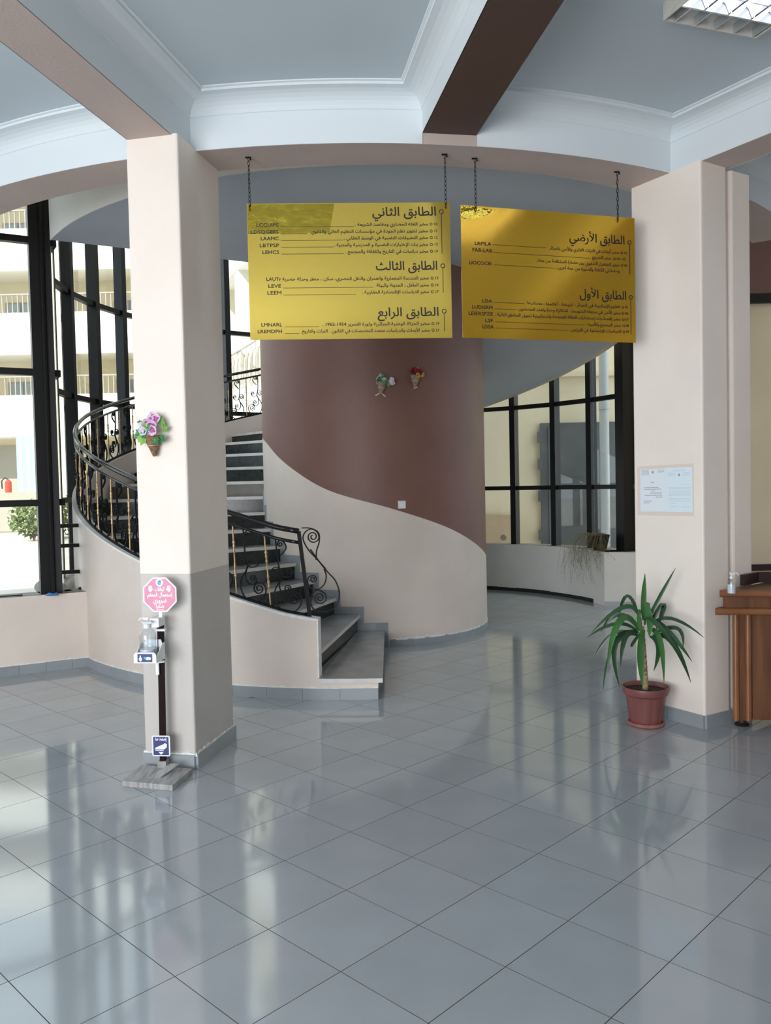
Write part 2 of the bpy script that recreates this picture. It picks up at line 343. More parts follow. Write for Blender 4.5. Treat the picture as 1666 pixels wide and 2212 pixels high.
# ------------------------------------------------------------------ columns
def skirt_run(parent, pts, h=0.085, t=0.016, tl=0.33, m='skirt', jag=True, z=0.0):
    """skirting tiles along a polyline, each tile its own object; ragged plaster line above"""
    pts = [Vector(p) for p in pts]; L = [0]
    for a_, b_ in zip(pts[:-1], pts[1:]): L.append(L[-1]+(b_-a_).length)
    def at(s):
        for i in range(len(pts)-1):
            if s <= L[i+1]+1e-9: return pts[i].lerp(pts[i+1], (s-L[i])/(L[i+1]-L[i]))
        return pts[-1]
    n = max(1, round(L[-1]/tl)); tl = L[-1]/n
    def nrm(s):
        d = (at(min(s+0.01, L[-1]))-at(max(s-0.01, 0))).normalized(); return Vector((d.y, -d.x))
    for k in range(n):
        s0, s1 = k*tl+0.001, (k+1)*tl-0.001; m_ = 4
        ss = [s0+(s1-s0)*i/m_ for i in range(m_+1)]
        hh = h+random.uniform(-0.003, 0.003)
        b = MB(); b.wall([tuple(at(s)-nrm(s)*0.004) for s in ss], [tuple(at(s)+nrm(s)*t) for s in ss], z, z+hh)
        b.build('tile', m, parent)
    if jag:
        m_ = int(L[-1]/0.02)+1; ss = [L[-1]*i/m_ for i in range(m_+1)]
        b = MB(); b.wall([tuple(at(s)-nrm(s)*0.004) for s in ss], [tuple(at(s)+nrm(s)*0.008) for s in ss], z+h-0.012, [z+h+0.004+abs(random.gauss(0, 0.006)) for s in ss])
        b.build('plaster_edge', 'plaster', parent)
def lpoint(o2, ax_o, ax_t, r, t): return (o2.x+ax_o.x*r+ax_t.x*t, o2.y+ax_o.y*r+ax_t.y*t)
def frame_at(a): return Vector((-sin(rad(a)), -cos(rad(a)))), Vector((cos(rad(a)), -sin(rad(a))))
# left column
oL, tL = frame_at(12.2)
cp = [lpoint(RC, oL, tL, 4.745, -0.162), lpoint(RC, oL, tL, 4.745, 0.162), lpoint(RC, oL, tL, RB-0.004, 0.162), lpoint(RC, oL, tL, RB-0.004, -0.162)]
def colpoly(cp, r=0.012):
    out = []
    for i, p in enumerate(cp):
        p = Vector(p); a_ = (Vector(cp[i-1])-p).normalized(); b_ = (Vector(cp[(i+1) % 4])-p).normalized()
        out += [tuple(p+a_*r), tuple(p+(a_+b_)*r*0.3), tuple(p+b_*r)]
    return out
b = MB(); pp = colpoly(cp); b.prism(pp, 0.0, 1.149, 1); b.prism(pp, 1.149, ZS+0.006, 0)
structure(b.build('column', ['cream', 'band']), 'cream column with grey lower band')
bl = empty('baseboard_left', (cp[0][0], cp[0][1], 0)); structure(bl, 'grey skirting tiles round the left column')
skirt_run(bl, [cp[3], cp[0]], tl=0.3); skirt_run(bl, [cp[0], cp[1]], tl=0.34); skirt_run(bl, [cp[1], cp[2]], tl=0.3)
# right column with pipe chase
oR, tR = frame_at(-31.5)
cr = [lpoint(RC, oR, tR, 4.74, -0.135), lpoint(RC, oR, tR, 4.74, 0.125), lpoint(RC, oR, tR, RB-0.004, 0.125), lpoint(RC, oR, tR, RB-0.004, -0.135)]
b = MB(); b.prism(colpoly(cr), 0, ZS+0.006); structure(b.build('column', 'cream'), 'cream column beside the plant')
ch = [lpoint(RC, oR, tR, 4.70, 0.120), lpoint(RC, oR, tR, 4.70, 0.200), lpoint(RC, oR, tR, 4.16, 0.200), lpoint(RC, oR, tR, 4.16, 0.120)]
b = MB(); b.prism(colpoly(ch, 0.02), 0, ZS+0.004); structure(b.build('trim_1', 'cream'), 'cream pipe casing beside the column')
ch2 = [lpoint(RC, oR, tR, 4.72, 0.196), lpoint(RC, oR, tR, 4.72, 0.41), lpoint(RC, oR, tR, 4.16, 0.41), lpoint(RC, oR, tR, 4.16, 0.196)]
b = MB(); b.prism(colpoly(ch2, 0.02), 0, ZS+0.004); structure(b.build('trim_2', 'cream'), 'cream pier behind the counter')
br = empty('baseboard_right', (cr[0][0], cr[0][1], 0)); structure(br, 'grey skirting tiles round the right column')
skirt_run(br, [cr[3], cr[0]], tl=0.3, jag=False); skirt_run(br, [cr[0], cr[1]], tl=0.34, jag=False)

# ------------------------------------------------------------------ round core with two-tone paint
BPX = [(577.4, 957), (588, 972), (601, 987), (641.7, 1020), (679.5, 1045), (717, 1062.8), (767.7, 1078), (818, 1090.5), (858.5, 1102), (880, 1109), (920, 1121.5), (950, 1132.5), (974, 1142), (1000, 1156), (1020, 1169), (1041, 1186.5), (1049, 1197)]
def core_px(x, y):  # angle and height where a photograph ray meets the core
    d = ray(x, y); ox, oy = EYE.x-SC.x, EYE.y-SC.y; a_ = d.x*d.x+d.y*d.y; b_ = d.x*ox+d.y*oy; c_ = ox*ox+oy*oy-R_IN**2
    D_ = b_*b_-a_*c_
    if D_ < 0: return None
    P = EYE+d*((-b_-sqrt(D_))/a_); return (deg(atan2(-(P.x-SC.x), -(P.y-SC.y))), P.z)
BPTS = [q for q in (core_px(*p) for p in BPX) if q]; BPTS.sort()
BPTS = [(-130, BPTS[0][1]-0.35)]+BPTS+[(100, BPTS[-1][1]+0.2), (200, 4.4)]
def bound(th):  # height of the painted line, read at points round the core
    pts = BPTS
    if th <= pts[0][0]: return pts[0][1]
    for (a_, za), (b_, zb) in zip(pts[:-1], pts[1:]):
        if th <= b_:
            f = (th-a_)/(b_-a_); return za+(zb-za)*f
    return pts[-1][1]
import itertools
ths = [-160+360*i/144 for i in range(145)]
bz = [bound(t) for t in ths]
for _ in range(3): bz = [bz[0]]+[(bz[i-1]+bz[i]*2+bz[i+1])/4 for i in range(1, 144)]+[bz[-1]]
b = MB()
P0 = [(*sp(t, R_IN), 0) for t in ths]; P1 = [(*sp(t, R_IN), z) for t, z in zip(ths, bz)]; P2 = [(*sp(t, R_IN), 8.6) for t in ths]
b.band(P0, P1, 1); b.band(P1, P2, 0); b.band(P0, [(*sp(t, R_IN-0.25), 0) for t in ths], 1)
structure(b.build('wall_core', ['brown', 'stone'], smooth=True), 'round stair core painted brown over beige')
bc = empty('baseboard_core', (SC.x, SC.y, 0)); structure(bc, 'grey skirting tiles round the stair core')
skirt_run(bc, [sp(t, R_IN) for t in [TH0-3.5-i*4 for i in range(32)]][::-1], h=0.075, tl=0.26)

# ------------------------------------------------------------------ spiral staircase
st = empty('spiral_staircase', (SC.x, SC.y, 0))
tag(st, 'spiral staircase of grey marble treads and dark risers winding round the brown core', 'staircase')
def arc(t0, t1, R, n=6): return [sp(t0+(t1-t0)*i/n, R) for i in range(n+1)]
R_TR = R_OUT-0.10
for k in range(1, NST+1):
    t0 = TH0+(k-1)*STEP; t1 = t0+STEP; z = ZN[k]
    ro = R_OUT+0.03 if k == 1 else R_TR
    nose = lambda R: deg(0.028/R)
    b = MB()
    inn = [sp(t0-nose(R_IN), R_IN+0.001)]+arc(t0, t1+0.6, R_IN+0.001); out = [sp(t0-nose(ro), ro)]+arc(t0, t1+(0.6 if k > 1 else -2.2), ro)
    if k == 1: inn = [sp(t0-nose(R_IN), R_IN+0.001)]+arc(t0, t1+0.3, R_IN+0.001); out = [sp(t0+1.75-nose(ro), ro)]+arc(t0+1.75, t0+STEP-1.0, ro)
    b.wall(inn, out, z-0.034, z, 0)
    for fi in range(len(b.f)):
        vs = [b.v[i] for i in b.f[fi]]
        if max(abs(v[2]-z) for v in vs) > 0.02: b.m[fi] = 1
    o = b.build('tread', ['marble', 'nosing'], st)
    b = MB(); ro2 = R_OUT-0.012 if k == 1 else R_TR
    to = t0+(1.75 if k == 1 else 0)
    b.wall([sp(t0, R_IN+0.002), sp(to, ro2)], [sp(t0+0.4, R_IN+0.002), sp(to+0.4, ro2)], ZN[k-1], z-0.034)
    o = b.build('riser', 'riserpale' if k in (10,) else 'riser', st)
    if k == 10: o['label'] = 'worn grey riser'
# skirting tiles stepping up the core
for k in range(1, 15):
    t0 = TH0+(k-1)*STEP; z = ZN[k]; o_ = 3.0
    b = MB(); b.wall(arc(t0-o_, t0+STEP-o_, R_IN+0.012, 4), arc(t0-o_, t0+STEP-o_, R_IN-0.003, 4), z+0.001, z+0.078); b.build('skirting_tile', 'skirt', st)
    b = MB(); zl = ZN[k-1]+0.001
    b.wall(arc(t0-o_, t0, R_IN+0.0121, 2), arc(t0-o_, t0, R_IN-0.003, 2), zl, z); b.build('skirting_tile', 'skirt', st)
# outer wall under the railing
def ztop(t): return zline(t)+0.44-0.10*max(0, min(1, (t-85)/65))+(0.03 if t < 12 else 0)*(12-t)/5
TST, TEN = TH0+STEP-1.0, 262.0
def strwall(t0, t1, zl, n, name):
    ts = [t0+(t1-t0)*i/n for i in range(n+1)]
    b = MB(); b.wall([sp(t, R_OUT-0.10) for t in ts], [sp(t, R_OUT) for t in ts], [zl(t) for t in ts], [ztop(t) for t in ts], 0)
    return b.build(name, 'stone', st, smooth='auto')
strwall(TST, 132, lambda t: 0.0, 60, 'stringer_wall')
strwall(132, TEN, lambda t: zline(t)-0.53, 50, 'stringer_wall')
b = MB(); ts = [TH0+1.85+(TST-TH0-1.85)*i/6 for i in range(7)]
b.wall([sp(t, R_OUT-0.1) for t in ts], [sp(t, R_OUT) for t in ts], 0, ZN[1]-0.035); b.build('step_cheek', 'stone', st)
b = MB(); b.wall([sp(TST-0.12, R_OUT-0.1), sp(TST-0.12, R_OUT+0.002)], [sp(TST+0.1, R_OUT-0.1), sp(TST+0.1, R_OUT+0.002)], ZN[1], ztop(TST)+0.004); o = b.build('stringer_edge', 'plaster', st); o['label'] = 'white plaster edge'
ts = [TST+(60-TST)*i/60 for i in range(61)]
b = MB(); b.wall([sp(t, R_OUT-0.1) for t in ts], [sp(t, R_OUT+0.004) for t in ts], [ztop(t)-0.012-abs(random.gauss(0, .004)) for t in ts], [ztop(t)+0.004 for t in ts]); o = b.build('stringer_cap', 'plaster', st); o['label'] = 'white plaster capping'
# body under the steps, then underside
ts = [8+(TEN-8)*i/80 for i in range(81)]
b = MB(); b.wall([sp(t, R_IN+0.003) for t in ts], [sp(t, R_OUT-0.1) for t in ts], [max(0.0, zline(t)-0.53) for t in ts], [zline(t)-0.05 for t in ts]); o = b.build('underside', 'under', st, smooth='auto'); o['label'] = 'plain grey underside of the flight'
ts = [TEN+(284-TEN)*i/8 for i in range(9)]
b = MB(); b.wall([sp(t, R_IN+0.003) for t in ts], [sp(t, R_OUT) for t in ts], [zline(t)-0.53 for t in ts], 4.17); b.build('underside', 'under', st, smooth='auto')
ts = [284+(414-284)*i/40 for i in range(41)]
def rl_(t): return 3.65 if t < 372 else 3.65-0.15*min(1, (t-372)/40)
b = MB(); b.wall([sp(min(t, 284+(400-284)*(t-284)/130), R_IN+0.003) for t in ts], [sp(t, rl_(t)) for t in ts], 3.9, 4.17)
bb = MB(); bb.wall([sp(t, rl_(t)+0.001) for t in ts], [sp(t, rl_(t)+0.012) for t in ts], 3.897, 4.42)
b.build('landing', 'under', st, smooth='auto'); bb.build('landing_edge', 'lowwall', st, smooth='auto')
bs = empty('baseboard_stair', (*sp(7, R_OUT), 0)); structure(bs, 'grey skirting tiles along the stair wall')
skirt_run(bs, [sp(TH0+1.9+i*2.0, R_OUT) for i in range(29)][::-1], h=0.085, tl=0.29)

# ------------------------------------------------------------------ wrought iron railing
rl = empty('stair_railing', (*sp(8.5, R_OUT-0.05), ztop(8.5)))
tag(rl, 'black wrought iron stair railing with gold twisted bars on the curved stair wall', 'railing')
RR = R_OUT-0.05
HT, HL = 0.665, 0.575
def lean(t): return max(0.0, (24-t)/24)*2.0   # top leans up the flight near the newel, degrees of arc
def rpt(t, h): return Vector((*sp(t+lean(t)*h/HT, RR), ztop(t)+h))
T0, T1 = 8.6, 212.0
ts = [T0+(T1-T0)*i/150 for i in range(151)]
b = MB(); b.tube([rpt(t, 0.012) for t in ts], 0.013, 6); b.build('bottom_rail', 'iron', rl, smooth=True)
b = MB(); b.tube([rpt(t, HL) for t in ts], 0.014, 6); b.build('lower_handrail', 'railgloss', rl, smooth=True)
b = MB(); b.tube([rpt(t, HT) for t in ts], 0.021, 8); b.build('handrail', 'railgloss', rl, smooth=True)
b = MB(); P, Q = rpt(T0, -0.0), rpt(T0, HT); b.tube([P, Q], 0.020, 4); b.build('newel_post', 'iron', rl)
def spiral(c, r0, r1, a0, turns, n=26):
    return [(c[0]+(r0+(r1-r0)*i/n)*cos(a0+2*pi*turns*i/n), c[1]+(r0+(r1-r0)*i/n)*sin(a0+2*pi*turns*i/n)) for i in range(n+1)]
def crom(P, n=6):
    out = []; Q = [P[0]]+P+[P[-1]]
    for i in range(1, len(Q)-2):
        p0, p1, p2, p3 = [Vector(q) for q in Q[i-1:i+3]]
        for j in range(n):
            t = j/n; v = 0.5*((2*p1)+(p2-p0)*t+(2*p0-5*p1+4*p2-p3)*t*t+(3*p1-p0-3*p2+p3)*t**3); out.append((v.x, v.y))
    return out+[P[-1]]
# one scroll panel in its own plane (u across, v up), scaled from the photograph
def uv(x, y): return ((x-310)/640*0.575, (935-y)/640*0.575)
def scr_end(pts, c, turns, cw):
    """append a spiral into centre c from the last point"""
    lx, ly = pts[-1]; dx, dy = lx-c[0], ly-c[1]; r0 = hypot(dx, dy); a0 = atan2(dy, dx)
    return pts+spiral(c, r0, r0*0.22, a0, -turns if cw else turns)[1:]
def scroll_panel():
    Ls = []
    Ls.append(scr_end(crom([uv(*p) for p in ((285, 290), (285, 460), (292, 540), (305, 600), (345, 625), (395, 612), (410, 575))]), uv(380, 577), 1.4, False))
    Ls.append(scr_end(crom([uv(*p) for p in ((305, 600), (300, 560), (285, 535), (250, 528), (222, 550), (222, 585))]), uv(252, 575), 1.3, False))
    Ls.append(scr_end(crom([uv(*p) for p in ((300, 440), (340, 410), (372, 372), (360, 322), (325, 300), (300, 320))]), uv(322, 332), 1.2, False))
    Ls.append(scr_end(crom([uv(*p) for p in ((305, 600), (285, 650), (240, 710), (220, 780), (245, 870), (310, 920), (380, 925), (440, 885), (462, 825), (445, 780), (400, 758), (360, 780))]), uv(395, 815), 1.5, False))
    Ls.append(scr_end(crom([uv(*p) for p in ((300, 620), (275, 690), (290, 750), (330, 778), (372, 755), (375, 715))]), uv(345, 722), 1.3, False))
    return Ls
def on3(pl): return [Vector((u, 0, v)) for u, v in pl]
b = MB()
for pl in scroll_panel(): b.ribbon(pl, 0.0075, 0.015)
SCROLL = None; BAR = None
barmb = MB(); L_ = HL-0.02; pts = []; rs = []
for i in range(41):
    f = i/40; v = f*L_; tw = 0
    for c_ in (0.30, 0.72):
        for k_ in (-1, 1): tw += math.exp(-((f-c_-k_*0.03)/0.016)**2)
        tw += math.exp(-((f-c_-(0.11 if c_ < .5 else -.10))/0.016)**2)*0.9
    pts.append((0, 0, v)); rs.append(0.0065+0.0075*min(1, tw))
barmb.tube(pts, rs, 6)
GAP = 5.2
k = 0; t = 11.6
scr_first = True
while t < T1-3:
    P, Q = rpt(t, 0.02), rpt(t, HL)
    zq = (Q-P).normalized(); tan_ = (rpt(t+0.5, 0)-rpt(t-0.5, 0)); tan_.z = 0; xq = -tan_.normalized(); yq = zq.cross(xq).normalized(); xq = yq.cross(zq)
    R3 = Matrix((xq, yq, zq)).transposed().to_4x4()
    Mx = Matrix.Translation(P-rl.location) @ R3
    if k % 2 == 1:
        if BAR is None: o = BAR = barmb.build('gold_baluster', 'gold', rl, smooth=True, local=True)
        else: o = BAR.copy(); COL.objects.link(o); o.parent = rl
        o.matrix_basis = Mx
    else:
        if SCROLL is None: o = SCROLL = b.build('scroll_panel', 'iron', rl, smooth='auto', local=True)
        else: o = SCROLL.copy(); COL.objects.link(o); o.parent = rl
        o.matrix_basis = Mx @ Matrix.Translation((-0.02, 0, -0.02))
    t += GAP/2; k += 1
# end scroll in front of the newel, in the tangent plane
def uve(x, y): return ((x-800)/3.967*6.33/FPX, (1015-y)/3.967*6.33/FPX)
E_ = []
E_.append(scr_end(crom([uve(*p) for p in ((1000, 600), (930, 520), (850, 430), (808, 340), (830, 280), (885, 255), (935, 285), (948, 330))]), uve(895, 322), 1.7, True))
E_.append(scr_end(crom([uve(*p) for p in ((800, 245), (880, 250), (945, 290), (948, 370), (925, 440), (918, 520))]), uve(918, 515), 0.05, True))
E_.append(scr_end(crom([uve(*p) for p in ((870, 430), (940, 530), (1010, 620), (1080, 700), (1112, 800), (1095, 900), (1030, 960), (940, 970), (880, 940), (862, 880), (880, 810), (930, 782), (985, 810))]), uve(942, 850), 1.8, True))
E_.append(scr_end(crom([uve(*p) for p in ((985, 600), (1003, 660), (985, 730), (930, 775), (870, 765), (838, 715), (850, 670), (890, 655))]), uve(888, 688), 1.5, True))
eb = MB()
for pl in E_: eb.ribbon(pl, 0.0085, 0.014)
o = eb.build('end_scroll', 'iron', rl, smooth='auto', local=True); o['label'] = 'S-shaped end scroll with chipped paint'
P = rpt(T0, 0); tan_ = Vector((1, -0.12, 0)).normalized(); R3 = Matrix((tan_, Vector((0.12, 1, 0)).normalized(), Vector((0, 0, 1)))).transposed().to_4x4()
o.matrix_basis = Matrix.Translation(P-rl.location+Vector((-0.045, 0, 0))) @ R3

# ------------------------------------------------------------------ low wall and glazing round the tower
def rin(th):
    pts = [(55, 3.36), (180, 3.42), (209, 3.43), (223, 3.37), (240, 3.23), (250, 3.14)]
    for (a_, ra), (b_, rb) in zip(pts[:-1], pts[1:]):
        if th <= b_: return ra+(rb-ra)*(th-a_)/(b_-a_)
    return pts[-1][1]
ts = [58+(249.5-58)*i/64 for i in range(65)]
b = MB(); b.wall([sp(t, rin(t)) for t in ts], [sp(t, 3.66) for t in ts], 0, 0.70, 0, 1)
structure(b.build('wall_tower', ['lowwall', 'sill'], smooth='auto'), 'curved low wall under the stair glazing')
LW0 = Vector((-2.74, 7.695)); LWd = Vector((-0.876, -0.48)).normalized(); LWn = Vector((LWd.y, -LWd.x))
LW1 = LW0+LWd*6.6
if LWn.y < 0: LWn = -LWn
lo = [LW0+LWn*0.30, LW1+LWn*0.30]
b = MB(); b.wall([tuple(LW0), tuple(LW1)], [tuple(lo[0]), tuple(lo[1])], 0, 0.70, 0, 1); structure(b.build('wall_left_low', ['stone', 'sill']), 'beige low wall under the tall left glazing')
bl2 = empty('baseboard_wall', (LW0.x, LW0.y, 0)); structure(bl2, 'grey skirting tiles along the left low wall')
skirt_run(bl2, [tuple(LW0+LWd*0.0), tuple(LW0+LWd*3.6)][::-1], h=0.085, tl=0.22)
RW0 = Vector(sp(249.5, 3.14)); RWd = Vector((0.95, -0.30)).normalized(); RWn = Vector((0.30, 0.95)).normalized(); RW1 = RW0+RWd*2.2
b = MB(); b.wall([tuple(RW0), tuple(RW1)], [tuple(RW0+RWn*0.34), tuple(RW1+RWn*0.34)], 0, 0.70, 0, 1); structure(b.build('wall_right_low', ['lowwall', 'sill']), 'pale low wall behind the right column')
br2 = empty('baseboard_tower', (*sp(215, 3.4), 0)); structure(br2, 'chipped black skirting under the curved glazing')
skirt_run(br2, [sp(t, rin(t)) for t in [196+i*3 for i in range(17)]][::-1], h=0.05, tl=0.3, m='blackskirt', jag=False)
br3 = empty('baseboard_corner', (RW0.x, RW0.y, 0)); structure(br3, 'grey skirting tiles by the right corner')
skirt_run(br3, [tuple(RW0), tuple(RW1)][::-1] if RWn.y < 0 else [tuple(RW0), tuple(RW1)], h=0.06, tl=0.3, jag=False)

TR = [0.70, 1.54, 2.735, 3.93, 5.2, 6.6, 8.55]
def obox(b, p, dx, w, d, z0, z1, mi=0):
    """box at plan point p, width w along unit dx, depth d across"""
    n_ = Vector((-dx.y, dx.x)); q = [p+dx*(sx*w/2)+n_*(sy*d/2) for sx, sy in ((-1, -1), (1, -1), (1, 1), (-1, 1))]
    b.prism([tuple(v) for v in q], z0, z1, mi)
def glazing(win, pts, big=(), mw=0.085, md=0.13, upto=6):
    for i, p in enumerate(pts):
        p = Vector(p); d = (Vector(pts[min(i+1, len(pts)-1)])-Vector(pts[max(i-1, 0)])).normalized()
        b = MB(); w_, d_ = (mw, md)
        obox(b, p, d, w_, d_, TR[0], TR[upto]); b.build('mullion', 'black', win)
    for a_, b2 in zip(pts[:-1], pts[1:]):
        A, B = Vector(a_), Vector(b2); d = (B-A); L = d.length; d.normalize(); c = (A+B)/2
        for z in TR[1:upto]:
            b = MB(); obox(b, c, d, L-mw, 0.07, z-0.03, z+0.03); b.build('transom', 'black', win)
        for z0, z1 in zip(TR[:upto], TR[1:upto+1]):
            b = MB(); obox(b, c, d, L-mw*0.6, 0.006, z0+0.005 if z0 == TR[0] else z0+0.03, z1-0.03); b.build('pane', 'glass', win)
w1 = empty('window_1', (SC.x, SC.y, 0.7)); structure(w1, 'curved black-framed stair tower glazing')
tm = [68, 79.5, 90.7, 101.5, 111.0, 121.3, 131.6, 141.4, 152, 162.8, 173.6, 184.4, 195.2, 206, 216.2, 227.6, 238.3]
glazing(w1, [sp(t, R_GL) for t in tm])
w2 = empty('window_2', (LW0.x, LW0.y, 0.7)); structure(w2, 'tall straight black-framed glazing on the left')
BMp = aty(105, 1200, 7.62); BM = Vector((BMp.x, BMp.y))
gl = [BM+LWd*0.04, BM+LWd*1.55, BM+LWd*2.9, BM+LWd*4.3]
glazing(w2, [tuple(p) for p in gl])
# junction post between straight and curved glazing, built of boxed sections
b = MB(); dj = Vector((0.94, 0.34)).normalized(); obox(b, BM+dj*-0.01, dj, 0.11, 0.11, 0.70, 8.55)
o = b.build('corner_post', 'black', w2)
b = MB(); obox(b, BM+dj*0.075, dj, 0.07, 0.11, 0.70, 8.55); b.tube([(*(BM+dj*0.035-Vector((-dj.y, dj.x))*0.085), 0.7), (*(BM+dj*0.035-Vector((-dj.y, dj.x))*0.085), 8.5)], 0.018, 6); b.build('corner_flange', 'black', w2)
A = BM+dj*0.13; B = Vector(sp(tm[0], R_GL)); d = (B-A); L = d.length; d.normalize(); c = (A+B)/2
for z in TR[1:6]:
    b = MB(); obox(b, c, d, L-0.04, 0.07, z-0.03, z+0.03); b.build('transom', 'black', w2)
for z0, z1 in zip(TR[:6], TR[1:]):
    b = MB(); obox(b, c, d, L-0.06, 0.006, z0+0.005 if z0 == TR[0] else z0+0.03, z1-0.03); b.build('pane', 'glass', w2)
for y_ in (1137, 1180, 1237, 465, 490):   # steel straps tying the post back to the stair
    P = aty(112, y_, 7.60); Q = aty(186 if y_ > 600 else 140, y_-3, 7.95)
    b = MB(); b.tube([P, Q], 0.024, 4); b.build('strap', 'black', w2)
w4 = empty('window_3', (3.1, 10.7, 0.7)); structure(w4, 'narrow black-framed glazing behind the right column')
BR = Vector(sp(249.3, R_GL)); dr = RWd
glazing(w4, [tuple(BR+dr*0.30), tuple(BR+dr*1.2), tuple(BR+dr*2.1)])
b = MB(); obox(b, BR, Vector(sp(249.3+1, 1))-Vector(sp(249.3-1, 1)) and (Vector(sp(250, R_GL))-Vector(sp(248.6, R_GL))).normalized(), 0.17, 0.20, 0.70, 8.55); b.build('corner_post', 'black', w4)
A = Vector(sp(tm[-1], R_GL)); B = BR; d = (B-A); L = d.length; d.normalize(); c = (A+B)/2
for z in TR[1:6]:
    b = MB(); obox(b, c, d, L-0.1, 0.07, z-0.03, z+0.03); b.build('transom', 'black', w4)
for z0, z1 in zip(TR[:6], TR[1:]):
    b = MB(); obox(b, c, d, L-0.1, 0.006, z0+0.005 if z0 == TR[0] else z0+0.03, z1-0.03); b.build('pane', 'glass', w4)
A = BR; B = BR+dr*0.30; d = (B-A); L = d.length; d.normalize(); c = (A+B)/2
for z in TR[1:6]:
    b = MB(); obox(b, c, d, L-0.1, 0.07, z-0.03, z+0.03); b.build('transom', 'black', w4)

# passage wall beyond the right column
b = MB(); b.box((5.2, 9.3, 2.6), (3.3, 0.2, 5.2)); structure(b.build('wall_passage', 'yard'), 'tan passage wall beyond the right column')
b = MB(); b.box((5.2, 9.19, 0.62), (3.3, 0.03, 0.07)); b.build('dado', 'woodd', bpy.data.objects['wall_passage'])
b = MB(); b.box((5.2, 9.16, 3.60), (3.3, 0.06, 0.10)); b.build('top_bar', 'black', bpy.data.objects['wall_passage'])
b = MB(); b.box((5.2, 9.17, 4.1), (3.3, 0.05, 0.92)); b.build('shade_band', 'brown', bpy.data.objects['wall_passage'])  # brown panel painting in the shade on the wall above the bar
b = MB(); b.box((5.4, 8.2, 4.65), (3.6, 2.2, 0.12)); structure(b.build('ceiling_passage', 'ceil'), 'ceiling over the passage')

# ------------------------------------------------------------------ hanging signs
AR = {}
def _ar():
    base = 'ءآأؤإئابةتثجحخدذرزسشصضطظعغ'; cpt = 0xFE80
    dual = set('ئبتثجحخسشصضطظعغفقكلمنهي')
    for ch_ in base:
        if ch_ == 'ء': AR[ch_] = (cpt, None, None, None); cpt += 1
        elif ch_ in dual: AR[ch_] = (cpt, cpt+1, cpt+2, cpt+3); cpt += 4
        else: AR[ch_] = (cpt, cpt+1, None, None); cpt += 2
    for ch_ in 'فقكلمنهوىي':
        if ch_ in dual: AR[ch_] = (cpt, cpt+1, cpt+2, cpt+3); cpt += 4
        else: AR[ch_] = (cpt, cpt+1, None, None); cpt += 2
_ar()
LA = {'آ': 0xFEF5, 'أ': 0xFEF7, 'إ': 0xFEF9, 'ا': 0xFEFB}
def shape(txt):
    out = []; i = 0; prev = False
    while i < len(txt):
        c_ = txt[i]
        if c_ == 'ل' and i+1 < len(txt) and txt[i+1] in LA:
            out.append(chr(LA[txt[i+1]]+(1 if prev else 0))); prev = False; i += 2; continue
        if c_ in AR:
            iso, fin, ini, med = AR[c_]; nx = txt[i+1] if i+1 < len(txt) else ''
            nj = nx in AR and AR[nx][1] is not None and ini is not None
            if prev and nj: g_ = med
            elif prev and fin: g_ = fin
            elif nj: g_ = ini
            else: g_ = iso
            out.append(chr(g_)); prev = nj
        else: out.append(c_); prev = False
        i += 1
    # visual order: reverse, keeping digit / latin runs left to right
    toks = []; run = ''
    for c_ in out:
        if c_.isascii() and (c_.isalnum()): run += c_
        else:
            if run: toks.append(run); run = ''
            toks.append(c_)
    if run: toks.append(run)
    return ''.join(reversed(toks))
def text_mesh(body, size, bold=0.0, align='RIGHT', width=None, res=2):
    c_ = bpy.data.curves.new('lettering', 'FONT'); c_.body = body; c_.size = size; c_.align_x = align; c_.resolution_u = res; c_.offset = bold
    o = bpy.data.objects.new('lettering', c_); COL.objects.link(o)
    bpy.context.view_layer.update()
    dg = bpy.context.evaluated_depsgraph_get(); me = bpy.data.meshes.new_from_object(o.evaluated_get(dg))
    bpy.data.objects.remove(o); bpy.data.curves.remove(c_)
    xs = [v.co.x for v in me.vertices] or [0]
    if width:
        w_ = max(xs)-min(xs); f = width/w_
        for v in me.vertices: v.co.x *= f
    return me
def place_text(parent, name, body, u, v, size, X, Y, O, bold=0.0, align='RIGHT', width=None, m='ink', lift=0.0015):
    """text on the plane through world point O with axes X (right) and Y (up); u,v metres"""
    me = text_mesh(body, size, 0.0 if body.isascii() else 0.0003, align, width)
    if bold:  # heavier strokes: the same glyph outlines set a hair apart
        vs = [v.co.copy() for v in me.vertices]; fs = [tuple(p.vertices) for p in me.polygons]; n_ = len(vs); me = bpy.data.meshes.new(name)
        offs = ((-bold, 0), (bold, 0), (0, bold), (0, -bold))
        me.from_pydata([(v.x+dx, v.y+dy, i*0.00004) for i, (dx, dy) in enumerate(offs) for v in vs], [], [tuple(q+i*n_ for q in f) for i in range(4) for f in fs])
    Z = X.cross(Y).normalized()
    off = Vector((0, 0, 0)); q = parent
    while q is not None: off += q.location; q = q.parent
    for vt in me.vertices: vt.co = O+X*(u+vt.co.x)+Y*(v+vt.co.y)+Z*(lift+vt.co.z)-off
    me.materials.clear(); me.materials.append(M[m]); me.name = name
    o = bpy.data.objects.new(name, me); COL.objects.link(o); o.parent = parent; return o
def chain(parent, top, bot, name='chain'):
    top, bot = Vector(top), Vector(bot); L = (top-bot).length; n = int(L/0.026); b = MB()
    d = (bot-top).normalized(); a_ = d.orthogonal().normalized(); c_ = d.cross(a_)
    for i in range(n):
        ctr = top+d*(L*(i+0.5)/n); s_ = a_ if i % 2 else c_
        b.tube([ctr+s_*(0.0065*cos(t*pi/4))+d*(0.0165*sin(t*pi/4)) for t in range(8)], 0.0021, 4, closed=True)
    b.build(name, 'iron', parent)
    h = MB(); h.tube([top+Vector((-0.02, 0, -0.004)), top+Vector((0.012, 0, -0.004)), top+Vector((0.012, 0, -0.02))], 0.006, 5); h.build('hook', 'iron', parent)
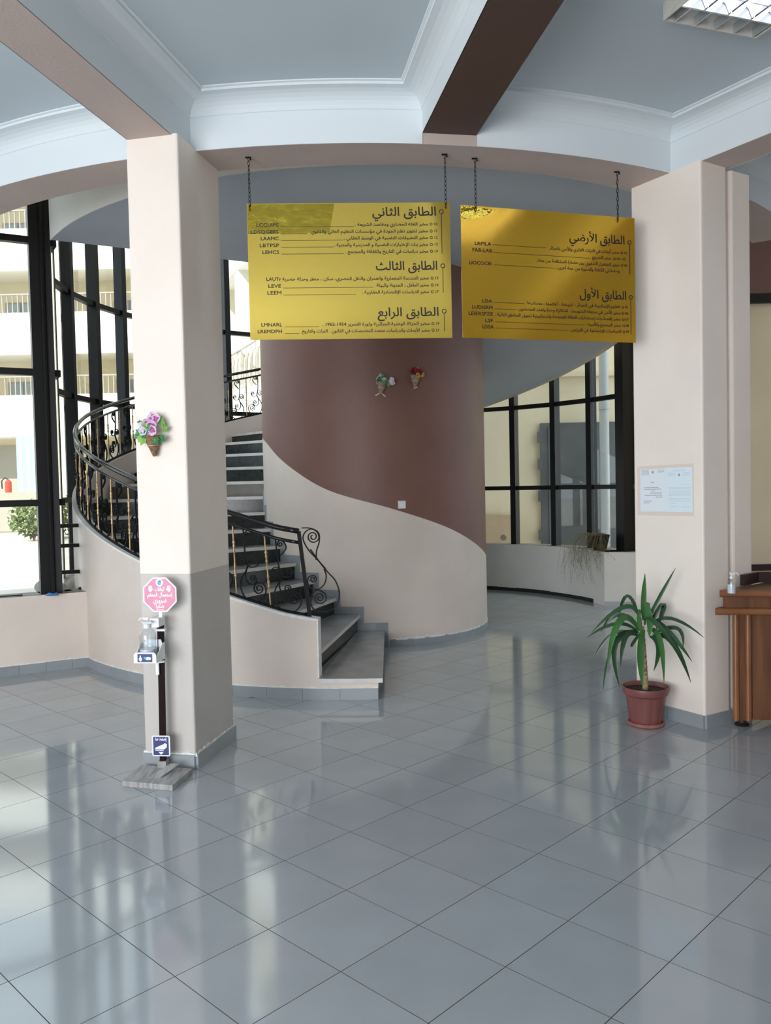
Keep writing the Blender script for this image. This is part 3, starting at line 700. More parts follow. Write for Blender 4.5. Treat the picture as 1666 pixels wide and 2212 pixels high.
def sign(TL, TR_, h, sag, name, label, lines, heads, marks, W_, H_, reflpoly, hooks, film='sign'):
    X = (Vector(TR_)-Vector(TL)); wid = X.length; X.normalize(); down = Vector((0, 0, -1)); O = Vector(TL)
    e = empty(name, ((Vector(TL)+Vector(TR_))/2+down*h/2)); tag(e, label, 'sign', 'hanging directory signs')
    Zn = X.cross(-down).normalized()   # faces the camera
    Yv = Vector((0, 0, 1)); Yp = (Yv-X*X.dot(Yv)).normalized()
    # slightly bowed sheet
    b = MB(); nx, ny = 24, 10; F = []; Bk = []
    def bow(u, v): return 0.0
    for j in range(ny+1):
        for i in range(nx+1):
            p = O+X*(wid*i/nx)+down*(h*j/ny)+Zn*bow(i/nx, j/ny); F.append(p); Bk.append(p-Zn*0.004)
    fs = [(j*(nx+1)+i, j*(nx+1)+i+1, (j+1)*(nx+1)+i+1, (j+1)*(nx+1)+i) for j in range(ny) for i in range(nx)]
    n = len(F); b.add(F+Bk, fs+[tuple(reversed([k+n for k in f])) for f in fs])
    per = [i for i in range(nx+1)]+[j*(nx+1)+nx for j in range(1, ny+1)]+[ny*(nx+1)+i for i in range(nx-1, -1, -1)]+[j*(nx+1) for j in range(ny-1, 0, -1)]
    b.add(F+Bk, [(per[i], per[i]+n, per[(i+1) % len(per)]+n, per[(i+1) % len(per)]) for i in range(len(per))])
    b.build('panel', film, e, smooth='auto')
    LIFT = 0.0008
    if reflpoly:  # reflection on the film, laid on as a separate patch
        f = MB(); f.prism([(u*wid, -v*h) for u, v in reflpoly], 0.0001, 0.0004, R=Matrix((X, Yp, Zn)).transposed(), off=O); o = f.build('reflection_patch', 'sign_reflection', e); o['label'] = 'reflection painted as a patch at the upper corner'
    fx, fy = wid/W_, h/H_
    P3 = lambda x, y: O+X*(x*fx)+down*(y*fy)
    Yup = Vector((0, 0, 1))
    for txt, xr, yb, xl, sz in heads:
        place_text(e, 'heading', shape(txt), xr*fx, 0, sz*fx, X, Yup, P3(0, yb), bold=0.0011, width=(xr-xl)*fx, lift=LIFT)
    for num, rx, txt, xr, xl, yb, code, cl, cr_, ln in lines:
        sz = 33*fx
        if num: place_text(e, 'number', num, (rx+20)*fx, 0, 29*fx, X, Yup, P3(0, yb), align='LEFT', lift=LIFT, bold=0.0006, width=None)
        if num:
            r_ = MB(); c_ = P3(rx, yb-9)+Zn*LIFT; r_.tube([c_+X*(9*fx*cos(t*pi/6))+Yup*(9*fx*sin(t*pi/6)) for t in range(12)], 0.0021, 4, closed=True); r_.build('bullet_ring', 'ink', e)
        place_text(e, 'entry_text', shape(txt), xr*fx, 0, sz, X, Yup, P3(0, yb), bold=0.0004, width=(xr-xl)*fx, lift=LIFT)
        if code: place_text(e, 'code', code, cr_*fx, 0, 37*fx, X, Yup, P3(0, yb+1), bold=0.0008, width=(cr_-cl)*fx, lift=LIFT)
        if ln:
            x0, x1, yl = ln; r_ = MB(); A_, B_ = P3(x0, yl), P3(x1, yl); t_ = Yup*0.0014
            r_.add([A_-t_+Zn*LIFT, B_-t_+Zn*LIFT, B_+t_+Zn*LIFT, A_+t_+Zn*LIFT], [(0, 1, 2, 3)]); r_.build('rule', 'ink', e)
    for x0, y0, x1, y1 in marks:
        r_ = MB(); c_ = P3(x0, y0)+Zn*LIFT; r_.tube([c_+X*(15*fx*cos(t*pi/8))+Yup*(15*fx*sin(t*pi/8)) for t in range(16)], 0.0030, 4, closed=True)
        A_, B_ = P3(x0, y0+16)+Zn*LIFT, P3(x1, y1)+Zn*LIFT; r_.tube([A_, B_], 0.0026, 4); r_.build('section_mark', 'ink', e)
    for (xt, xb, yb) in hooks:
        bot = P3(xb, yb)+Zn*0.004; top = Vector((bot.x, bot.y, ZS)); top = Vector((bot.x, bot.y, ZS+0.0)); chain(e, top, bot)
    return e
# sign 1 : pixel frame of the left sign, 1547 x 1020 units
S1 = [  # number, ring x, text, right x, left x, baseline y, code, code left, code right, (rule x0, x1, y)
 ('10', 1400, 'مخبر الفقه الحضاري ومقاصد الشريعة .', 1378, 822, 172, 'LCCUIPS', 72, 236, (255, 810, 176)),
 ('11', 1400, 'مخبر تطوير نظم الجودة في مؤسسات التعليم العالي والثانوي', 1376, 484, 223, 'LDSQGEES', 28, 238, (252, 455, 227)),
 ('12', 1400, 'مخبر التطبيقات النفسية في الوسط العقابي .', 1376, 735, 273, 'LAAMC', 102, 238, (255, 730, 277)),
 ('13', 1400, 'مخبر بنك الإختبارات النفسية و المدرسية والمهنية .', 1376, 660, 324, 'LBTPSP', 92, 238, (255, 650, 328)),
 ('14', 1400, 'مخبر دراسات في التاريخ والثقافة والمجتمع .', 1376, 744, 375, 'LEHCS', 112, 238, (255, 730, 379)),
 ('15', 1400, 'مخبر الهندسة المعمارية والعمران والنقل الحضري، سكن ، منظر وحركة حضرية', 1376, 258, 577, 'LAUTr', 136, 246, None),
 ('16', 1400, 'مخبر الطفل ، المدينة والبيئة', 1376, 976, 629, 'LEVE', 150, 246, (260, 950, 633)),
 ('17', 1400, 'مخبر الدراسات الإقتصادية المغاربية .', 1376, 865, 680, 'LEEM', 144, 250, (260, 815, 686)),
 ('19', 1400, 'مخبر الحركة الوطنية الجزائرية وثورة التحرير 1954-1962 .', 1376, 555, 920, 'LMNARL', 88, 246, (266, 528, 926)),
 ('21', 1400, 'مخبر الأبحاث والدراسات متعدد التخصصات في القانون . التراث والتاريخ', 1376, 398, 970, 'LREMDPH', 62, 246, (266, 374, 976))]
H1 = [('الطابق الثاني', 1444, 98, 960, 92), ('الطابق الثالث', 1446, 504, 978, 92), ('الطابق الرابع', 1450, 852, 984, 92)]
def sgp(x, y, Y): return aty(x, y, Y)
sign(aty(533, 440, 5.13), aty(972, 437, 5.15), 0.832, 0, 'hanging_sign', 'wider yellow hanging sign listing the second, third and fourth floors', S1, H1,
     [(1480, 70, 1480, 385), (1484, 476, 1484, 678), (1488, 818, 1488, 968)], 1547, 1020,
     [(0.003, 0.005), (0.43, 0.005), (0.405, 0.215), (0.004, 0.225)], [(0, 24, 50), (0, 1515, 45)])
S2 = [
 ('01', 1375, 'مخبر أبحاث في التراث الفكري والأدبي بالجزائر', 1352, 735, 335, 'LRPILA', 112, 245, (258, 710, 325)),
 ('04 - 02', 1308, 'مخبر التصنيع', 1278, 1110, 393, 'FAB-LAB', 92, 252, (260, 1088, 392)),
 ('03', 1375, 'مخبر المتخيل الشفوي بين حضارة المشافهة من جهة،', 1352, 630, 450, '', 0, 0, None),
 ('', 0, 'وحضارتي الكتابة والصورة من جهة أخرى', 1355, 810, 505, 'LIOCOCEI', 66, 245, (265, 800, 500)),
 ('05', 1378, 'العلوم الإسلامية في الجزائر - تاريخها - أعلامها - مصادرها', 1356, 540, 832, 'LSIA', 164, 246, (262, 520, 828)),
 ('06', 1380, 'مخبر الأمن في منطقة المتوسط ، اشكالية وحدة وتعدد المضامين', 1356, 468, 888, 'LUDISRM', 84, 250, (266, 446, 885)),
 ('07', 1382, 'مخبر إقتصاديات إستثمارات الطاقة المتجددة واستراتيجية تمويل المناطق النائية .', 1358, 270, 945, 'LEIERSFZE', 52, 250, None),
 ('08', 1384, 'مخبر المجتمع والأسرة .', 1360, 1050, 1002, 'LSF', 188, 252, (270, 1030, 998)),
 ('09', 1386, 'الديناميات الإجتماعية في الأوراس.', 1362, 910, 1057, 'LDSA', 160, 254, (272, 884, 1052))]
H2 = [('الطابق الأرضي', 1405, 246, 916, 95), ('الطابق الأول', 1415, 752, 1000, 95)]
a2, b2 = aty(995, 444, 5.195), aty(1371, 470, 5.535)
b2 = Vector((b2.x, b2.y, (a2.z+b2.z)/2)); a2 = Vector((a2.x, a2.y, b2.z))
sign(a2, b2, 0.822, 0, 'hanging_sign', 'narrower yellow hanging sign listing the ground and first floors', S2, H2,
     [(1446, 226, 1446, 515), (1452, 728, 1452, 1070)], 1495, 1145,
     [(0.002, 0.004), (0.20, 0.02), (0.125, 0.075), (0.035, 0.115), (0.002, 0.09)], [(0, 122, 50), (0, 1340, 48)], 'sign_darkrefl')

# ------------------------------------------------------------------ flower baskets
def petal(L, w, curl):
    vs = []; fs = []
    for i in range(5):
        f = i/4; ww = w*sin(pi*(0.12+0.80*f)); z = curl*f*f
        vs += [(-ww, L*f, z+0.1*ww), (0, L*f, z-0.15*ww), (ww, L*f, z+0.1*ww)]
    for i in range(4):
        a_ = 3*i; fs += [(a_, a_+1, a_+4, a_+3), (a_+1, a_+2, a_+5, a_+4)]
    return vs, fs
def flower_mesh(n, L, w, curl, mid=True):
    b = MB()
    for i in range(n):
        vs, fs = petal(L, w, curl); R = Matrix.Rotation(2*pi*i/n, 3, 'Z'); b.add([R @ Vector(v) for v in vs], fs, 0)
    if mid:
        for i in range(3):
            vs, fs = petal(L*0.55, w*0.45, curl*1.2); R = Matrix.Rotation(2*pi*i/3+0.5, 3, 'Z'); b.add([R @ Vector(v)+Vector((0, 0, 0.006)) for v in vs], fs, 1)
    return b
def ivy_mesh(L):
    b = MB(); out = [(0, 0), (0.22, 0.10), (0.48, 0.05), (0.36, 0.34), (0.55, 0.55), (0.25, 0.60), (0, 1.0), (-0.25, 0.60), (-0.55, 0.55), (-0.36, 0.34), (-0.48, 0.05), (-0.22, 0.10)]
    vs = [(x*L, y*L, 0.12*L*abs(x)) for x, y in out]+[(0, 0.45*L, -0.05*L)]
    return b.add(vs, [(i, (i+1) % 12, 12) for i in range(12)])
def basket(name, loc, X, Y, label, kind, sc=1.0, roll=0.0):
    """cone basket on a wall: X right, Y up, Z out of the wall"""
    Z = X.cross(Y).normalized(); B = Matrix((X, Y, Z)).transposed() @ Matrix.Rotation(roll, 3, 'Z')
    e = empty(name, loc); tag(e, label, 'flower basket', 'cone baskets of artificial flowers on the walls')
    def put(mb, nm, mats, P=(0, 0, 0), R=None, smooth=False):
        o = mb.build(nm, mats, e, smooth=smooth, local=True, recalc=False)
        o.matrix_basis = (B.to_4x4()) @ Matrix.Translation(Vector(P)*sc) @ (R.to_4x4() if R else Matrix.Identity(4)) @ Matrix.Scale(sc, 4); return o
    b = MB(); prof = []
    for i in range(19):
        f = i/18; r = 0.010+0.040*f+(0.0018 if i % 2 else -0.0008); prof.append((r, f*0.115))
    Rm = Matrix(((1, 0, 0), (0, 0, 1), (0, 1, 0)))  # z of lathe -> y up
    b.lathe(prof, 16, (0, 0, 0.034), 0, R=Rm); put(b, 'cone', 'wicker' if kind == 0 else 'wickerp', smooth=True)
    b = MB(); b.tube([(0.051*cos(t*pi/10), 0.116, 0.034+0.051*sin(t*pi/10)) for t in range(20)], 0.004, 5, closed=True); put(b, 'rim', 'wicker' if kind == 0 else 'wickerp')
    b = MB()
    b.tube([(0.0345*cos(t*pi/10), 0.062, 0.034+0.0345*sin(t*pi/10)) for t in range(20)], 0.0022, 4, closed=True); put(b, 'ribbon', 'ribbon')
    rn = random.Random(3+kind)
    def ori(az, tilt): return Matrix.Rotation(az, 3, 'Z') @ Matrix.Rotation(tilt, 3, 'X')
    if kind == 0:
        for (x, y, z, s_) in ((0.030, 0.225, 0.055, 1.0), (0.052, 0.215, 0.060, 0.85), (-0.012, 0.195, 0.060, 0.95), (0.030, 0.180, 0.080, 1.0), (0.038, 0.145, 0.085, 0.95), (-0.038, 0.185, 0.055, 0.9), (-0.030, 0.150, 0.080, 0.8), (0.005, 0.150, 0.065, 0.7)):
            put(flower_mesh(5, 0.034*s_, 0.020*s_, 0.010), 'flower', ['orchid', 'magenta'] if x > -0.02 else ['whitepet', 'orchid'], (x, y, z), ori(rn.uniform(0, 6), rn.uniform(-0.5, 0.5)))
        for (x, y, z, az, s_, m_) in ((-0.055, 0.155, 0.05, 1.9, 0.055, 'ivy'), (-0.075, 0.140, 0.04, 2.1, 0.045, 'ivy'), (-0.035, 0.120, 0.07, 2.6, 0.06, 'lime'), (-0.01, 0.13, 0.08, 1.4, 0.05, 'ivy'), (0.02, 0.145, 0.085, 0.3, 0.05, 'ivy'), (-0.012, 0.165, 0.085, 0.1, 0.05, 'lime'), (0.055, 0.110, 0.06, -2.3, 0.055, 'ivy'), (0.062, 0.175, 0.05, -0.6, 0.055, 'lime'), (0.070, 0.15, 0.05, -1.4, 0.05, 'lime'), (0.06, 0.195, 0.045, -0.4, 0.045, 'lime'), (-0.055, 0.205, 0.04, 1.2, 0.03, 'ivy'), (-0.05, 0.125, 0.06, 2.3, 0.05, 'lime'), (0.035, 0.105, 0.075, -2.8, 0.05, 'ivy')):
            put(ivy_mesh(s_), 'leaf', m_, (x, y, z), ori(az, rn.uniform(-0.4, 0.3)))
        for k_ in range(3):
            b = MB(); x = (-0.06, 0.02, 0.06)[k_]; b.tube([(x*0.3, 0.12, 0.04), (x, 0.21, 0.04), (x*1.6, 0.25, 0.03)], 0.0012, 4); put(b, 'stem', 'ribbon')
    elif kind == 1:
        for (x, y, z, s_) in ((0.095, 0.150, 0.05, 1.1), (0.085, 0.130, 0.06, 1.0), (0.02, 0.145, 0.06, 0.8), (-0.02, 0.19, 0.05, 0.6), (0.105, 0.125, 0.05, 0.9)):
            put(flower_mesh(5, 0.028*s_, 0.018*s_, 0.010), 'flower', ['orchid', 'whitepet'], (x, y, z), ori(rn.uniform(0, 6), rn.uniform(-0.5, 0.5)))
        for (x, y, z, az, s_, m_) in ((0.0, 0.12, 0.06, 0.4, 0.06, 'ivy'), (0.03, 0.12, 0.07, -0.8, 0.06, 'ivy'), (0.05, 0.13, 0.06, -0.3, 0.055, 'ivy'), (-0.02, 0.11, 0.06, 0.3, 0.07, 'leafl'), (0.045, 0.105, 0.07, -1.6, 0.05, 'lime'), (0.0, 0.17, 0.05, 0.2, 0.05, 'ivy')):
            put(ivy_mesh(s_), 'leaf', m_, (x, y, z), ori(az, rn.uniform(-0.4, 0.3)))
        b = MB(); b.tube([(-0.045, 0.10, 0.03), (-0.055, 0.15, 0.03), (-0.03, 0.185, 0.035), (-0.015, 0.19, 0.035)], 0.006, 5); put(b, 'handle', 'ribbon')
        for s_ in (-1, 1):
            b = MB(); b.box((s_*0.03, -0.002, 0.03), (0.05, 0.012, 0.004), Matrix.Rotation(-s_*0.6, 3, 'Z')); put(b, 'bow', 'ribbon')
    else:
        for (x, y, z, s_) in ((-0.03, 0.16, 0.06, 1.0), (0.03, 0.15, 0.065, 1.0), (0.0, 0.135, 0.08, 0.9), (-0.01, 0.165, 0.06, 0.9)):
            put(flower_mesh(6, 0.034*s_, 0.018*s_, 0.014, False), 'flower', ['redpet'], (x, y, z), ori(rn.uniform(0, 6), rn.uniform(-0.4, 0.4)))
        for (x, y, z, s_) in ((0.005, 0.115, 0.09, 1.0), (0.07, 0.135, 0.06, 0.8), (0.01, 0.185, 0.06, 0.7), (0.055, 0.115, 0.07, 0.7)):
            put(flower_mesh(5, 0.026*s_, 0.014*s_, 0.008, False), 'flower', ['yellowpet'], (x, y, z), ori(rn.uniform(0, 6), rn.uniform(-0.4, 0.4)))
        for k_ in range(7):
            a_ = -1.1+k_*0.37; b = MB(); b.tube([(0.02*sin(a_), 0.12, 0.05), (0.09*sin(a_), 0.13+0.07*cos(a_), 0.05)], 0.0025, 4); put(b, 'stem', 'yellowpet' if k_ % 2 else 'redpet')
        b = MB(); b.box((0.01, 0.0, 0.03), (0.04, 0.012, 0.004), Matrix.Rotation(0.4, 3, 'Z')); put(b, 'bow', 'ribbon')
    return e
XL = Vector((tL.x, tL.y, 0)); nL = Vector((oL.x, oL.y, 0))
pL = Vector((*lpoint(RC, oL, tL, 4.745, 0), 1.0)); ZV = Vector((0, 0, 1))
basket('flower_basket', atplane(341, 986, pL, nL)+nL*0.002, XL, ZV, 'brown wicker cone basket of lilac orchids on the cream column', 0, 0.98, roll=0.10)
def drum_at(x, y, off=0.0):
    d = ray(x, y); ox, oy = EYE.x-SC.x, EYE.y-SC.y; a_ = d.x*d.x+d.y*d.y; b_ = d.x*ox+d.y*oy; c_ = ox*ox+oy*oy-(R_IN+off)**2
    t_ = (-b_-sqrt(b_*b_-a_*c_))/a_; P = EYE+d*t_; n_ = Vector((P.x-SC.x, P.y-SC.y, 0)).normalized(); return P, n_
for (x, y, k_, lb, rl_) in ((822, 853, 1, 'pale cone basket with white and lilac flowers on the brown core', -0.12), (893, 838, 2, 'pale cone basket with dark red and yellow flowers on the brown core', -0.06)):
    P, n_ = drum_at(x, y); basket('flower_basket', P+n_*0.008, ZV.cross(n_).normalized(), ZV, lb, k_, 1.0, rl_)
# light switch
P, n_ = drum_at(868, 1090); Xs = ZV.cross(n_).normalized(); e = empty('light_switch', P); tag(e, 'white square light switch on the brown core', 'switch')
Rs = Matrix((Xs, ZV, n_)).transposed()
b = MB(); b.box(P+n_*0.006, (0.080, 0.080, 0.016), Rs, top=0.94); b.build('plate', 'white', e)
b = MB(); b.box(P+n_*0.017, (0.040, 0.036, 0.008), Rs @ Matrix.Rotation(0.08, 3, 'X')); b.build('rocker', 'white', e)
b = MB(); b.box(P+n_*0.0145+ZV*0.026, (0.050, 0.004, 0.002), Rs); b.build('slot', 'print_', e)

# ------------------------------------------------------------------ notices on the right column's side
pR = Vector((*lpoint(RC, oR, tR, 4.5, -0.135), 1.0)); nR = Vector((-tR.x, -tR.y, 0)).normalized(); XR = ZV.cross(nR).normalized()
def onR(x, y): return atplane(x, y, pR, nR)
def quad_sheet(b, c4, off, th):
    A_ = [p+nR*off for p in c4]; B_ = [p+nR*(off+th) for p in c4]; b.add(A_+B_, [(3, 2, 1, 0), (4, 5, 6, 7), (0, 1, 5, 4), (1, 2, 6, 5), (2, 3, 7, 6), (3, 0, 4, 7)])
b = MB(); quad_sheet(b, [onR(*p) for p in ((1377, 1008), (1499, 1001), (1500, 1115), (1378, 1113))], 0.0005, 0.0008); o = b.build('tape_backing', 'tape'); tag(o, 'beige tape backing behind the two notices', 'tape')
def notice(c4, m, label, rows, logo, pm):
    e = empty('notice', onR(*c4[0])); tag(e, label, 'notice', 'paper notices on the column')
    b = MB(); quad_sheet(b, [onR(*p) for p in c4], 0.0018, 0.0006); b.build('sheet', m, e)
    (x0, y0), (x1, y1), (x2, y2), (x3, y3) = c4
    def q(u, v): xa = x0+(x1-x0)*u; ya = y0+(y1-y0)*u; xb = x3+(x2-x3)*u; yb = y3+(y2-y3)*u; return onR(xa+(xb-xa)*v, ya+(yb-ya)*v)
    for u0, u1, v, hh in rows:
        b = MB(); uu = u0; rn = random.Random(int(v*1000))
        while uu < u1:
            w_ = min(u1-uu, rn.uniform(0.03, 0.09)); quad_sheet(b, [q(uu, v), q(uu+w_, v), q(uu+w_, v+hh), q(uu, v+hh)], 0.0026, 0.0002); uu += w_+0.014
        b.build('text_row', pm, e)['kind'] = 'stuff'
    b = MB(); u, v = logo; n_ = 8
    cpt = [q(u+0.045*cos(2*pi*i/n_), v+0.035*sin(2*pi*i/n_)) for i in range(n_)]; b.add([p+nR*0.0028 for p in cpt], [tuple(range(n_))]); b.build('logo', 'print_', e)
notice([(1384, 1014), (1438, 1011.5), (1439, 1105), (1384.5, 1105)], 'paper', 'grey-white notice sheet with bold lines, at the column edge by the glass',
       [(0.05, 0.34, 0.03+0.025*i, 0.010) for i in range(5)]+[(0.70, 0.95, 0.03+0.025*i, 0.010) for i in range(3)]+[(0.42, 0.55, 0.305, 0.022), (0.14, 0.72, 0.43, 0.016), (0.14, 0.84, 0.47, 0.016), (0.44, 0.57, 0.515, 0.014), (0.40, 0.85, 0.56, 0.016), (0.18, 0.86, 0.61, 0.016), (0.62, 0.87, 0.655, 0.016), (0.13, 0.45, 0.745, 0.016), (0.13, 0.35, 0.79, 0.014)], (0.5, 0.08), 'print_')
notice([(1438.3, 1010.5), (1496, 1008.5), (1497.5, 1106.5), (1439, 1105.5)], 'paperb', 'bluish notice sheet with faint lines, nearest the column corner',
       [(0.30, 0.72, 0.055, 0.012), (0.25, 0.78, 0.075, 0.010)]+[(0.10, 0.38, 0.115+0.022*i, 0.010) for i in range(4)]+[(0.66, 0.92, 0.115+0.022*i, 0.010) for i in range(4)]+[(0.55, 0.90, 0.39, 0.012)]+[(0.12, 0.94, v, 0.012) for v in (0.45, 0.475, 0.53, 0.57, 0.595, 0.62, 0.69, 0.715, 0.75)]+[(0.2, 0.38, 0.80, 0.012), (0.18, 0.5, 0.875, 0.014), (0.6, 0.92, 0.875, 0.014)], (0.51, 0.17), 'printp')

# ------------------------------------------------------------------ sanitiser stand by the left column
FD = Vector((-0.10, -0.99, 0)).normalized(); FX = ZV.cross(FD).normalized()  # facing direction and its right-hand axis
ps = atz(353, 1655, 0.035); ps = Vector((ps.x, ps.y, 0))
e = empty('sanitiser_stand', ps); tag(e, 'pedal hand-sanitiser stand with a pink octagon sign in front of the column', 'stand')
c4 = [atz(264, 1699, 0), atz(373, 1709, 0), atz(416, 1672, 0), atz(306, 1664, 0)]
b = MB(); b.prism([(p.x, p.y) for p in c4], 0.001, 0.032); b.build('base_plate', 'concrete', e)
ctr = (c4[0]+c4[2])/2
b = MB(); b.add([Vector((*(c4[0].lerp(c4[1], u).lerp(c4[3].lerp(c4[2], u), v)).xy, 0.034+hh)) for u, v, hh in ((0.40, 0.30, 0), (0.62, 0.30, 0), (0.78, 0.90, 0.03), (0.62, 0.90, 0.03))]+[Vector((*(c4[0].lerp(c4[1], u).lerp(c4[3].lerp(c4[2], u), v)).xy, 0.030+hh)) for u, v, hh in ((0.40, 0.30, 0), (0.62, 0.30, 0), (0.78, 0.90, 0.03), (0.62, 0.90, 0.03))], [(0, 1, 2, 3), (7, 6, 5, 4), (0, 4, 5, 1), (1, 5, 6, 2), (2, 6, 7, 3), (3, 7, 4, 0)]); b.build('pedal', 'concrete', e)
PT = atplane(347, 1345, ps, Vector((0, -1, 0)))
pt = Vector((PT.x, PT.y, PT.z)); pb = Vector((ps.x, ps.y, 0.03))
RF_ = Matrix((FX, -FD, ZV)).transposed()
b = MB(); d = pt-pb
b.tube([pb, pt], 0.0225, 4); b.build('pole', 'pole', e)
b = MB(); b.box(pb+Vector((0, 0, 0.018)), (0.05, 0.05, 0.045), RF_); b.build('foot_socket', 'concrete', e)
b = MB(); b.box(pt+Vector((-0.008, 0, 0.012))+FD*0.03, (0.055, 0.10, 0.05), RF_); b.box(pt+FD*0.10+FX*-0.045+ZV*0.022, (0.045, 0.09, 0.012), RF_ @ Matrix.Rotation(0.5, 3, 'Z')); b.build('press_head', 'white', e)
sgn_p = atplane(350, 1283, ps, Vector((0, -1, 0)))+FD*0.03
RO = Matrix((FX, ZV, FD)).transposed()
r_ = 0.107
def octo(b, r, z0, z1, mi): b.prism([(r*cos(pi/8+i*pi/4), r*sin(pi/8+i*pi/4)) for i in range(8)], z0, z1, mi, R=RO, off=sgn_p)
b = MB(); octo(b, r_, 0, 0.004, 0); b.box(sgn_p-ZV*0.115-FD*0.0, (0.02, 0.004, 0.05), RF_); so = b.build('octagon_sign', 'white', e)
b = MB(); octo(b, r_*0.925, 0.004, 0.0045, 0); b.build('red_field', 'pink', so)
def stext(parent, txt, u, v, size, w_, m_, O_, nm='lettering', lift=0.0052): return place_text(parent, nm, shape(txt), u, v, size, FX, ZV, O_, bold=0.0007, align='CENTER', width=w_, m=m_, lift=lift)
stext(so, 'توقف', 0, 0.022, 0.036, 0.055, 'white', sgn_p); stext(so, 'إستعمال المعقم', 0, -0.010, 0.03, 0.148, 'white', sgn_p)
stext(so, 'ضروري', 0, -0.044, 0.036, 0.080, 'white', sgn_p); stext(so, 'شكرا', 0, -0.074, 0.026, 0.048, 'white', sgn_p)
def disc(b, c, rx, ry, n=14, mi=0, z=0.0052, O_=None, ang=0.0):
    R2 = Matrix.Rotation(ang, 3, 'Z'); b.add([(O_ or sgn_p)+RO @ (R2 @ Vector((rx*cos(2*pi*i/n), ry*sin(2*pi*i/n), 0))+Vector((*c, z))) for i in range(n)], [tuple(range(n))], mi)
b = MB(); disc(b, (0, 0.070), 0.022, 0.022); b.build('emblem_disc', 'white', so)
b = MB(); disc(b, (-0.001, 0.068), 0.011, 0.014, z=0.0056); disc(b, (0.004, 0.079), 0.008, 0.006, z=0.0056); b.build('emblem', 'cyan', so)
for sx in (-1, 1):
    b = MB(); disc(b, (sx*0.055, 0.030), 0.011, 0.013)
    for k_ in range(4): disc(b, (sx*0.055+(k_-1.5)*0.0055, 0.045-abs(k_-1.5)*0.001), 0.0026, 0.010, 8)
    disc(b, (sx*0.041, 0.032), 0.0025, 0.008, 8, ang=-sx*0.7); b.build('hand_symbol', 'white', so)
b = MB()
for k_ in range(9): disc(b, (-0.020+k_*0.005, -0.086), 0.0018, 0.003, 6)
b.build('small_print', 'white', so)
# bracket tray
trp = atplane(334, 1412, ps, Vector((0, -1, 0)))+FD*0.075
b = MB(); b.box(trp+Vector((0, 0, -0.022)), (0.135, 0.13, 0.004), RF_)
tro = [(-0.065, -0.024), (0.065, -0.024), (0.065, 0.024), (0.053, 0.036), (-0.053, 0.036), (-0.065, 0.024)]
b.prism(tro, 0.064, 0.068, R=RO, off=trp)
b.prism([(-0.065, -0.024), (0.065, -0.024), (0.065, 0.02), (0.045, 0.085), (-0.045, 0.085), (-0.065, 0.02)], -0.066, -0.062, R=RO, off=trp)
RSd = Matrix((-FD, ZV, FX)).transposed()
for s_ in (-1, 1): b.prism([(-0.066, -0.024), (0.066, -0.024), (0.066, 0.07), (0.03, 0.07), (-0.066, 0.0)], s_*0.064-0.002, s_*0.064+0.002, R=RSd, off=trp)
tro_ = b.build('tray', 'white', e)
b = MB(); b.box(trp+FD*0.069+ZV*0.005, (0.085, 0.002, 0.046), RF_); tn = b.build('tray_label', 'navy', e)
lp_ = trp+FD*0.0705+ZV*0.005
b = MB(); disc(b, (-0.025, -0.006), 0.009, 0.013, z=0.001, O_=lp_); disc(b, (-0.025, 0.010), 0.004, 0.006, z=0.001, O_=lp_); disc(b, (0.020, -0.002), 0.018, 0.009, z=0.001, O_=lp_); b.build('hand_symbol', 'white', tn)
b = MB(); disc(b, (0.002, 0.001), 0.009, 0.006, z=0.0014, O_=lp_); b.build('drop_symbol', 'cyan', tn)
cl = pb.lerp(pt, 0.70)
b = MB(); b.box(cl+FD*0.03+FX*-0.012+ZV*0.0, (0.018, 0.012, 0.085), RF_); b.tube([cl+FD*0.036+FX*-0.012+ZV*0.03, cl+FD*0.03+FX*0.03+ZV*0.034], 0.007, 6); b.build('clamp', 'white', e)
b = MB(); b.box(pb.lerp(pt, 0.955)+FD*0.02+FX*0.01, (0.055, 0.03, 0.012), RF_); b.build('strap', 'white', e)
lbp = atplane(352, 1608, ps, Vector((0, -1, 0)))+FD*0.026
b = MB(); b.prism([(-0.054, -0.052), (-0.048, -0.060), (0.048, -0.060), (0.054, -0.052), (0.054, 0.052), (0.048, 0.060), (-0.048, 0.060), (-0.054, 0.052)], 0, 0.003, R=RO, off=lbp); pl_ = b.build('pedal_sign', 'white', e)
b = MB(); b.prism([(-0.046, -0.053), (0.046, -0.053), (0.046, 0.053), (-0.046, 0.053)], 0.003, 0.0036, R=RO, off=lbp); b.build('navy_field', 'navy', pl_)
stext(pl_, 'إضغط هنا', 0, 0.033, 0.022, 0.066, 'white', lbp)
b = MB(); b.add([lbp+RO @ Vector((x, y, 0.005)) for x, y in ((-0.016, -0.034), (0.016, -0.034), (0, -0.051))], [(0, 2, 1)])
b.add([lbp+RO @ Vector((x, y, 0.005)) for x, y in ((-0.034, -0.028), (0.014, -0.028), (0.016, -0.024), (-0.034, -0.024))], [(0, 1, 2, 3)])
b.add([lbp+RO @ Vector((x, y, 0.005)) for x, y in ((-0.036, -0.020), (0.018, -0.020), (0.034, -0.008), (0.036, 0.012), (0.024, 0.018), (0.014, 0.010), (-0.012, 0.000), (-0.034, -0.010))], [tuple(range(8))]); b.build('shoe_symbol', 'white', pl_)
